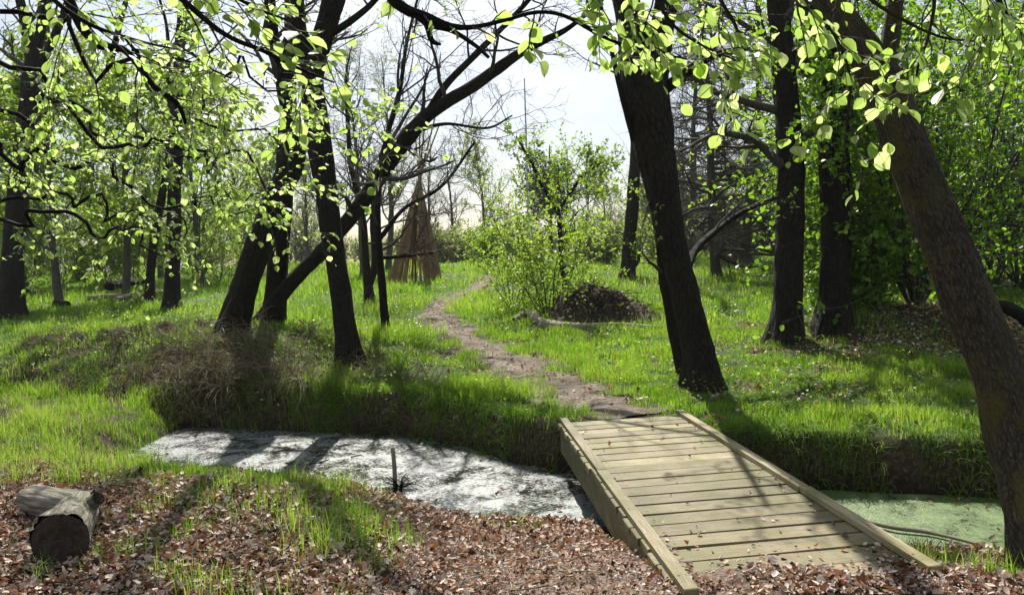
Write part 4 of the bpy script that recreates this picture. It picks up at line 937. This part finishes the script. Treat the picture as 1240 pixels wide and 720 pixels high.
mb2 = MB(); sel = rg.integers(0, nr_*nt, 1300); vv = V.reshape(-1, 3)[sel]+rg.normal(size=(1300, 3))*[.05, .05, .015]+[0, 0, .02]
leaves(mb2, rg, vv, rdir(rg, 1300)*[1, 1, .5], rg.normal(size=(1300, 3))*.5+[0, -.3, 1], .075*rg.uniform(.5, 1.2, 1300), LEAF_DEAD, np.clip(rg.normal(.5, .3, 1300), 0, 1)); mb2.obj('leaf_cover', M['dry'], md)
mb3 = MB(); sel = rg.integers(0, nr_*nt, 260); vv = V.reshape(-1, 3)[sel]; A, AR = grow(rg, vv, rdir(rg, 260)*[1, 1, .5]+[0, 0, .25], rg.uniform(.15, .6, 260), rg.uniform(.004, .012, 260), 5, .16, -.08, .4); tubes(mb3, A, AR, 4); mb3.obj('sticks', M['bark'], md)
pts = [gp(622, 392, .08), gp(640, 388, .16), gp(660, 397, .09), gp(700, 401, .08), gp(750, 398, .07), gp(803, 401, .05)]
mb = MB(); Q = resample(np.c_[np.array(pts), [.05, .08, .095, .075, .055, .045]], 60); bark_tube(mb, Q[:, :3], Q[:, 3], 18, .10, 0., seed=12, knots=.5)
for (x, y, x1, y1) in ((640, 388, 632, 374), (676, 398, 684, 384), (660, 397, 645, 404)):
    a_ = gp(x, y, .15); b_ = px(x1, y1, np.dot(a_-EYE, f0)); Q = resample(np.c_[np.array([a_, (a_+b_)/2, b_]), [.05, .04, .02]], 10); bark_tube(mb, Q[:, :3], Q[:, 3], 8, .1, 0.)
tag(mb.obj('fallen_tree', M['logpale'], origin=pts[2]), 'pale fallen trunk with broken stubs in front of the earth mound', 'log')
# heap of cut logs, left
for k, (x0, y0, x1, y1, r, lab, m_) in enumerate(((133, 360, 176, 352, .17, 'short thick dark log on top of the left log pile', 'bark'), (104, 365, 160, 362, .09, 'bleached log at the left end of the log pile', 'logpale'),
        (140, 366, 196, 357, .08, 'bleached pole in front of the dark log', 'logpale'), (164, 352, 200, 358, .07, 'thin pale log sticking out right of the log pile', 'logpale'), (68, 372, 82, 374, .12, 'dark log stump left of the log pile in the grass', 'bark'))):
    a_, b_ = gp(x0, y0, r+(.22 if k == 0 else .02)), gp(x1, y1, r+(.28 if k == 0 else .02))
    mb = MB(); Q = resample(np.c_[np.array([a_, (a_+b_)/2+[0, 0, .03], b_]), [r, r*.95, r*.85]], 16); bark_tube(mb, Q[:, :3], Q[:, 3], 14, .08, 0., seed=k); mb.F.append(np.arange(14)[None, ::-1])
    tag(mb.obj('cut_log', M[m_], origin=a_), lab, 'log', 'cut logs in the left log pile')
# wigwam of poles
wb = gp(503, 342); rg = np.random.default_rng(14); dW = np.dot(wb-EYE, f0)
wg = thing('stick_wigwam', 'tall wigwam of brown poles standing in the meadow by the path', 'wigwam', wb)
apex = px(507, 226, dW); Rb = 1.04; nP = 30
for k in range(nP):
    an = -np.pi/2+.20+(2*np.pi-.4)*(k+.5)/nP+rg.normal(0, .05); rb = Rb*rg.uniform(.88, 1.06)
    foot = np.array([wb[0]+rb*np.cos(an), wb[1]+rb*np.sin(an), 0]); foot[2] = H(foot[0], foot[1])-.1
    tp_ = apex+np.array([np.cos(an), np.sin(an), 0])*.10*rg.uniform(.3, 1.2); ex = rg.uniform(.05, .6) if k % 6 else rg.uniform(2.0, 3.0)
    e = tp_+nrm(tp_-foot)*ex+np.array([.10*ex, 0, 0])
    Q = resample(np.array([[*foot, .05], [*((foot+tp_)/2+rg.normal(size=3)*.05), .043], [*tp_, .038], [*e, .03]]), 14)
    mb = MB(); bark_tube(mb, Q[:, :3], Q[:, 3], 7, .08, 0., seed=k, knots=.4); mb.obj('pole', M['pole'], wg)
mb = MB(); n = 330; an = rg.uniform(-np.pi/2+.3, 1.5*np.pi-.3, n); t0_ = rg.uniform(0, .55, n); t1_ = t0_+rg.uniform(.15, .42, n)
def cone(an, t, o=0): r = (Rb*1.05+o)*(1-t)+.13*t; return np.stack([wb[0]+r*np.cos(an)+(apex[0]-wb[0])*t, wb[1]+r*np.sin(an)+(apex[1]-wb[1])*t, wb[2]*(1-t)+apex[2]*t], -1)
A = np.stack([cone(an, t0_), cone(an+rg.normal(0, .05, n), (t0_+t1_)/2, .03), cone(an+rg.normal(0, .09, n), t1_, .05)], 1); tubes(mb, A, rg.uniform(.008, .02, n)[:, None]*np.array([1, .9, .5]), 4, rg.random(n)); mb.obj('brushwood', M['pole'], wg)
# thin mast beyond the meadow
b_, t_ = px(640, 262, 75), px(635, 95, 75); mb = MB(); Q = resample(np.array([[*(b_-[0, 0, 6]), .16], [*b_, .12], [*t_, .05]]), 14); tubes(mb, Q[:, :3], Q[:, 3], 8)
tag(mb.obj('mast', M['mast'], origin=b_), 'thin tall grey mast far beyond the meadow', 'mast')
# dark fallen bough behind the mossy trunk
a_ = px(1205, 372, 11); b_ = px(1262, 402, 11); mb = MB(); Q = resample(np.c_[np.array([a_-[.3, 0, .3], a_, (a_+b_)/2+[0, 0, .08], b_, b_+[.8, .1, -.35]]), [.06, .08, .09, .09, .08]], 24); bark_tube(mb, Q[:, :3], Q[:, 3], 14, .08, 0.)
tag(mb.obj('fallen_bough', M['bark'], origin=a_), 'dark mossy fallen bough half hidden behind the leaning mossy trunk', 'log')

# ------------------------------------------------------------------ sapling and shrubs
def shrub(name, label, cat, base, seed, n0, h, spread, leafn, size, leaf='leaf', tmpl=LEAF_MID, n1=9, n2=7, bark='twig', group=None, r0=.014, up=.10, lens=.45):
    rg = np.random.default_rng(seed); b = np.asarray(base, float); t = thing(name, label, cat, b, group)
    a = rg.uniform(0, 2*np.pi, n0); d = np.stack([np.cos(a)*spread, np.sin(a)*spread, np.ones(n0)], 1); s0 = b+np.stack([np.cos(a), np.sin(a), 0*a], 1)*.12*rg.random(n0)[:, None]-[0, 0, .05]
    P, R = grow(rg, s0, d, h*rg.uniform(.65, 1.1, n0), np.full(n0, r0), 10, .10, up*.3, .25); mb = MB(); tubes(mb, P, R, 7); mb.obj('stems', M[bark], t)
    tw, lf = MB(), MB(); p, d, r, tt = spawn(rg, P, R, n1, .04, 1., .95, .25, .5)
    A, AR = grow(rg, p, d, h*lens*(1.1-.6*tt)*rg.uniform(.5, 1.2, len(p)), np.maximum(r, .003), 6, .16, .02, .3); tubes(tw, A, AR, 4)
    p, d, r, tt = spawn(rg, A, AR, n2, .15, 1., .8, .25, .6); Bp, BR = grow(rg, p, d, h*.15*rg.uniform(.5, 1.2, len(p)), np.maximum(r, .002), 4, .2, 0, .4); tubes(tw, Bp, BR, 3)
    q, tg_ = along(rg, Bp, leafn); n = len(q); leaves(lf, rg, q, tg_*.5+rdir(rg, n)*.8, rg.normal(size=(n, 3))*.6+[0, 0, .8], size*rg.uniform(.6, 1.25, n), tmpl)
    tw.obj('branches', M['twig'], t); lf.obj('crown', M[leaf], t)
    return t
sb = gp(690, 366); dSp = np.dot(sb-EYE, f0)
t_ = tree('sapling', 'slender dark stemmed sapling in fresh leaf left of the earth mound', 'tree',
     [st([(690, 366, 7), (684, 345, 6), (679, 310, 6), (678, 280, 6), (674, 254, 5), (655, 222, 4), (645, 200, 3.5), (625, 165, 2)], 50, d=dSp)], 201, sides=10, explicit=[st([(675, 256, 4), (692, 232, 3.5), (705, 213, 3), (728, 197, 2)], 20, d=dSp, below=0)],
     n1=26, t0=.08, len1=1.5, leafn=4, leafsize=.07, tmpl=LEAF_MID, n2=7, n3=4, r1=.4, tmin=.002)
shrub('leafy_bush', 'bright leafy bush round the foot of the sapling', 'bush', gp(664, 384), 202, 12, 3.1, .5, 6, .07)
shrub('leafy_bush', 'small pale leafy bush leaning over the edge of the path', 'bush', gp(622, 376), 203, 7, 1.8, .6, 4, .06)

# green thicket on the right
RG = 'bushes of the right thicket'
for k, (x, y, n0, h, lab, lf_) in enumerate(((1062, 370, 11, 4.2, 'leafy bush right beside the ivy clad upright trunk', 'deep'), (1110, 368, 14, 7.0, 'tall dark green bush showing left of the leaning mossy trunk', 'deep'), (1195, 362, 14, 7.6, 'tall dark green bush showing right of the leaning mossy trunk', 'deep'),
        (1150, 345, 14, 9.5, 'highest green bush behind the leaning mossy trunk', 'leaf'), (1235, 350, 14, 8.6, 'green bush filling the right edge of the thicket', 'leaf'), (1095, 352, 12, 7.5, 'light green bush at the back left of the thicket', 'leaf'), (1022, 376, 7, 1.7, 'low bush at the foot of the ivy clad upright trunk', 'deep'))):
    shrub('thicket_bush', lab, 'bush', gp(x, y), 300+k, n0, h, .42, 6, .092, lf_, LEAF_MID, n1=16, n2=9, r0=.028, lens=.36)

# left understorey
for k, (x, y, n0, h, lab) in enumerate(((25, 356, 11, 4.2, 'pale bush behind the four stemmed tree'), (75, 350, 12, 4.6, 'pale bush between the four stemmed tree and the ivy footed tree'), (128, 349, 12, 4.2, 'pale bush behind the left log pile'), (160, 346, 12, 5., 'pale bush behind the thin bent tree'),
        (240, 346, 12, 4.8, 'pale bush right of the straight tree on the hump'), (265, 342, 12, 4.2, 'pale bush behind the right leaning trunk'))):
    shrub('understorey_bush', lab, 'bush', gp(x, y), 400+k, n0, h, .55, 7, .09, 'leaf', LEAF_FAR, n1=13, n2=8)

# ------------------------------------------------------------------ background trees (copied)
def lib_tree(name, cat, seed, h, r, n1, len1, leafn, leafsize, leaf, bark='palebark', t0=.2, n2=8, n3=7, ang=.9, up1=.06, l2=.42, tmin=.006, wander=.16, r1=.4):
    rg = np.random.default_rng(seed); t = thing(name, 'tree', cat)
    P, R = grow(rg, np.array([[0, 0, -.3]]), np.array([[0, 0, 1.]]), h, np.array([r]), 16, .05, .05, .10)
    mb = MB(); bark_tube(mb, P[0], R[0], 10, .05, .3, seed=seed); mb.obj('trunk', M[bark], t); tw, lf = MB(), MB()
    crown_from(rg, [(P[0], R[0])], tw, lf, n1=n1, t0=t0, len1=len1, n2=n2, n3=n3, leafn=leafn, leafsize=leafsize, up1=up1, ang=ang, l2=l2, tmin=tmin, wander=wander, r1=r1)
    tw.obj('branches', M[bark], t)
    if lf.n: lf.obj('crown', M[leaf], t)
    return t
used = {}
def place(proto, x, d, sc, rz, label, group=None):
    p = px(x, 330, d); loc = (p[0], p[1], H(p[0], p[1]))
    if proto.name not in used:
        used[proto.name] = 1; proto.location = [float(v) for v in loc]; proto.rotation_euler = (0, 0, rz); proto.scale = (sc,)*3; proto['label'] = label
        if group: proto['group'] = group
        return proto
    return copy_tree(proto, loc, rz, sc, label, group)
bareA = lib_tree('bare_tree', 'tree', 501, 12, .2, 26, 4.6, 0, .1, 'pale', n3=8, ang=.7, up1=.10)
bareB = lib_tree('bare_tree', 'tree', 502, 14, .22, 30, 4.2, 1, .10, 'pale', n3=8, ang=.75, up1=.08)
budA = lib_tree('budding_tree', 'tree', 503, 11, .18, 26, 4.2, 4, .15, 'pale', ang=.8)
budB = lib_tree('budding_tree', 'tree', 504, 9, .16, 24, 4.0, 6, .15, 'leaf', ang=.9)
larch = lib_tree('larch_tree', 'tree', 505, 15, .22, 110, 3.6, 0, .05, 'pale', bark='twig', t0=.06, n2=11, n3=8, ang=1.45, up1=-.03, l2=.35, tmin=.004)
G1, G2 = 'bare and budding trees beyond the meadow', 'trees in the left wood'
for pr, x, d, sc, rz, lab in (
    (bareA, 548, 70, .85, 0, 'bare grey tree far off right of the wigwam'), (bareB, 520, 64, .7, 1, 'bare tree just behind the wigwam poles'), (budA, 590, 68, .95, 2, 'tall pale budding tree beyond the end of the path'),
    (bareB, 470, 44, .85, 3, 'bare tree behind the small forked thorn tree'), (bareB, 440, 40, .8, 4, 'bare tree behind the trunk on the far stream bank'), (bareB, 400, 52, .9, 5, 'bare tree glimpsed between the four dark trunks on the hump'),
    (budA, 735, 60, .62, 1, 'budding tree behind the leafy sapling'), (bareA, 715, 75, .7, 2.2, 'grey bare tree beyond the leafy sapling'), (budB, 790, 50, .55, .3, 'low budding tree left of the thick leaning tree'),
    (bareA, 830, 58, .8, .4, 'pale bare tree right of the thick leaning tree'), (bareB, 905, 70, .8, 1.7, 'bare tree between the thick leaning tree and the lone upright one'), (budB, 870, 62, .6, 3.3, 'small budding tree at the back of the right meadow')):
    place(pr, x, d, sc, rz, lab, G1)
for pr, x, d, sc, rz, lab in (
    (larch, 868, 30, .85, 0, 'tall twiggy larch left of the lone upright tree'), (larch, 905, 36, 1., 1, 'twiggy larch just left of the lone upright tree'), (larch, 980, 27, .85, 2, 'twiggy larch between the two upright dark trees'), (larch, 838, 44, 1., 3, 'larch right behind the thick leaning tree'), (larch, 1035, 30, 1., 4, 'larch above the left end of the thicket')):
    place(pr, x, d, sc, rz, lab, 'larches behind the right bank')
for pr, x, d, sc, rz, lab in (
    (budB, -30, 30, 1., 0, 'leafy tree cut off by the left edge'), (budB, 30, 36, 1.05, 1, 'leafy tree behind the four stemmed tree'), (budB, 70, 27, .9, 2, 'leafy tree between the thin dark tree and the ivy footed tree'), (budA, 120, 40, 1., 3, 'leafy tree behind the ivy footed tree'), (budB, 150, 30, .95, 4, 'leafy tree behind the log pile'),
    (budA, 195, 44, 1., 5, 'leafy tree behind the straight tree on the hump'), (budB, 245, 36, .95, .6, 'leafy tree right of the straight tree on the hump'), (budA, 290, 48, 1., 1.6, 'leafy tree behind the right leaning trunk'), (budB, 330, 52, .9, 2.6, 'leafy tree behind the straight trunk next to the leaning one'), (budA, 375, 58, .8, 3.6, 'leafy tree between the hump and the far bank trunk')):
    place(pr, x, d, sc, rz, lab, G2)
# distant evergreen
rg = np.random.default_rng(61); p = px(668, 320, 95); p[2] = H(p[0], p[1]); ev = thing('evergreen_tree', 'dark rounded evergreen far behind the leafy sapling', 'tree', p)
mb = MB(); tubes(mb, np.array([p-[0, 0, .3], p+[0, 0, 7], p+[0.2, 0, 13]]), np.array([.3, .22, .05]), 8); mb.obj('trunk', M['bark'], ev)
n = 9000; cl = rdir(rg, 46)*(rg.random((46, 1))**.4)*[3.0, 3.0, 5.6]+p+[0, 0, 7.2]; q = cl[rg.integers(0, 46, n)]+rdir(rg, n)*(rg.random((n, 1))**.4)*1.25; lf = MB(); leaves(lf, rg, q, rdir(rg, n), rdir(rg, n)+[0, 0, .5], rg.uniform(.2, .4, n), LEAF_FAR); lf.obj('crown', M['ever'], ev)

# meadow shrubs and a hedge at its far end
for k, (x, d, h, lab, lf_) in enumerate(((588, 52, 2.6, 'round bright green bush at the far end of the path', 'leaf'), (560, 56, 1.6, 'low pale bush left of the round green one', 'pale'), (545, 58, 2.8, 'pale upright bush far right of the wigwam', 'pale'), (640, 50, 2.0, 'pale bush beyond the meadow left of the sapling', 'pale'), (720, 44, 2.4, 'pale bush behind the right of the sapling', 'pale'), (810, 46, 2.2, 'greyish bush at the back of the right meadow', 'pale'), (890, 40, 2.6, 'pale bush at the far edge of the right meadow', 'pale'))):
    p = px(x, 330, d); shrub('meadow_bush', lab, 'bush', (p[0], p[1], H(p[0], p[1])), 600+k, 12, h, .7, 6, .17, lf_, LEAF_FAR, n1=10, n2=7, r0=.03)
rg = np.random.default_rng(71); mb = MB(); tw = MB()
for k in range(150):                                                # far wood closing the view
    x = rg.uniform(-260, 1500); d = rg.uniform(78, 130); p = px(x, 330, d); z = H(p[0], p[1]); h = rg.uniform(4, 10)*(1.25 if (x < 380 or x > 780) else .62); g = rg.random()
    n = int(rg.uniform(350, 650)); c = np.array([p[0], p[1], z+h*.52]); ev_ = rdir(rg, n)*(rg.random((n, 1))**.45)*[h*.45, h*.45, h*.5]
    leaves(mb, rg, c+ev_, rdir(rg, n), rdir(rg, n)+[0, 0, .4], rg.uniform(.25, .5, n), LEAF_FAR, np.clip(rg.normal(g, .2, n), 0, 1))
    b_ = 26; s_ = np.repeat(np.array([[p[0], p[1], z]]), b_, 0); P, R = grow(rg, s_, rdir(rg, b_)*.45+[0, 0, 1], h*rg.uniform(.6, 1.1, b_), np.full(b_, .10), 6, .12, .03, .2); tubes(tw, P, R, 3)
    q, d_, r_, tt = spawn(rg, P, R, 7, .3, 1, .7, .2, .5); P2, R2 = grow(rg, q, d_, h*.28, np.maximum(r_, .02), 4, .2, .03, .4); tubes(tw, P2, R2, 3)
fw = thing('distant_woods', 'far pale wood closing the view beyond the meadow', 'woods', kind='stuff')
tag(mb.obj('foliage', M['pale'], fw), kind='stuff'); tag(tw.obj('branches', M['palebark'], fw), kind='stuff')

# ivy at two trunks, thin meadow stems
mb = MB(); rg = np.random.default_rng(81)
for y0, y1, n_, h0 in ((10, 20, 160, .5), (20, 40, 700, .8)):
    x = rg.uniform(-4, 14, n_); y = rg.uniform(y0, y1, n_); uf, un = stream_u(x, y); k = (uf > .3) & (path_d(x, y) > .5); x, y = x[k], y[k]; n = len(x)
    P, R = grow(rg, np.stack([x, y, H(x, y)], 1), rg.normal(size=(n, 3))*.15+[0, 0, 1], h0*rg.uniform(.4, 1.3, n), np.full(n, .0035), 5, .10, 0, .5); tubes(mb, P, R, 3, rg.random(n))
tag(mb.obj('meadow_stems', M['dry']), 'thin dry stalks standing in the meadow grass', 'stalks', kind='stuff')

# air: pale haze over the clearing
hb = MB(); lo, hi = np.array([-260., -30., -4.]), np.array([260., 260., 30.])
c8 = np.array([[x, y, z] for z in (lo[2], hi[2]) for y in (lo[1], hi[1]) for x in (lo[0], hi[0])])
hb.add(c8, np.array([(0, 2, 3, 1), (4, 5, 7, 6), (0, 1, 5, 4), (2, 6, 7, 3), (0, 4, 6, 2), (1, 3, 7, 5)]))
hm = bpy.data.materials.new('air'); hm.use_nodes = True; hm.node_tree.nodes.clear()
ho = hm.node_tree.nodes.new('ShaderNodeOutputMaterial'); hv = hm.node_tree.nodes.new('ShaderNodeVolumePrincipled'); hv.inputs['Density'].default_value = .00022; hv.inputs['Color'].default_value = (.92, .96, 1, 1); hv.inputs['Anisotropy'].default_value = .3
hm.node_tree.links.new(hv.outputs[0], ho.inputs['Volume'])
tag(hb.obj('haze', hm, smooth=False), kind='stuff')
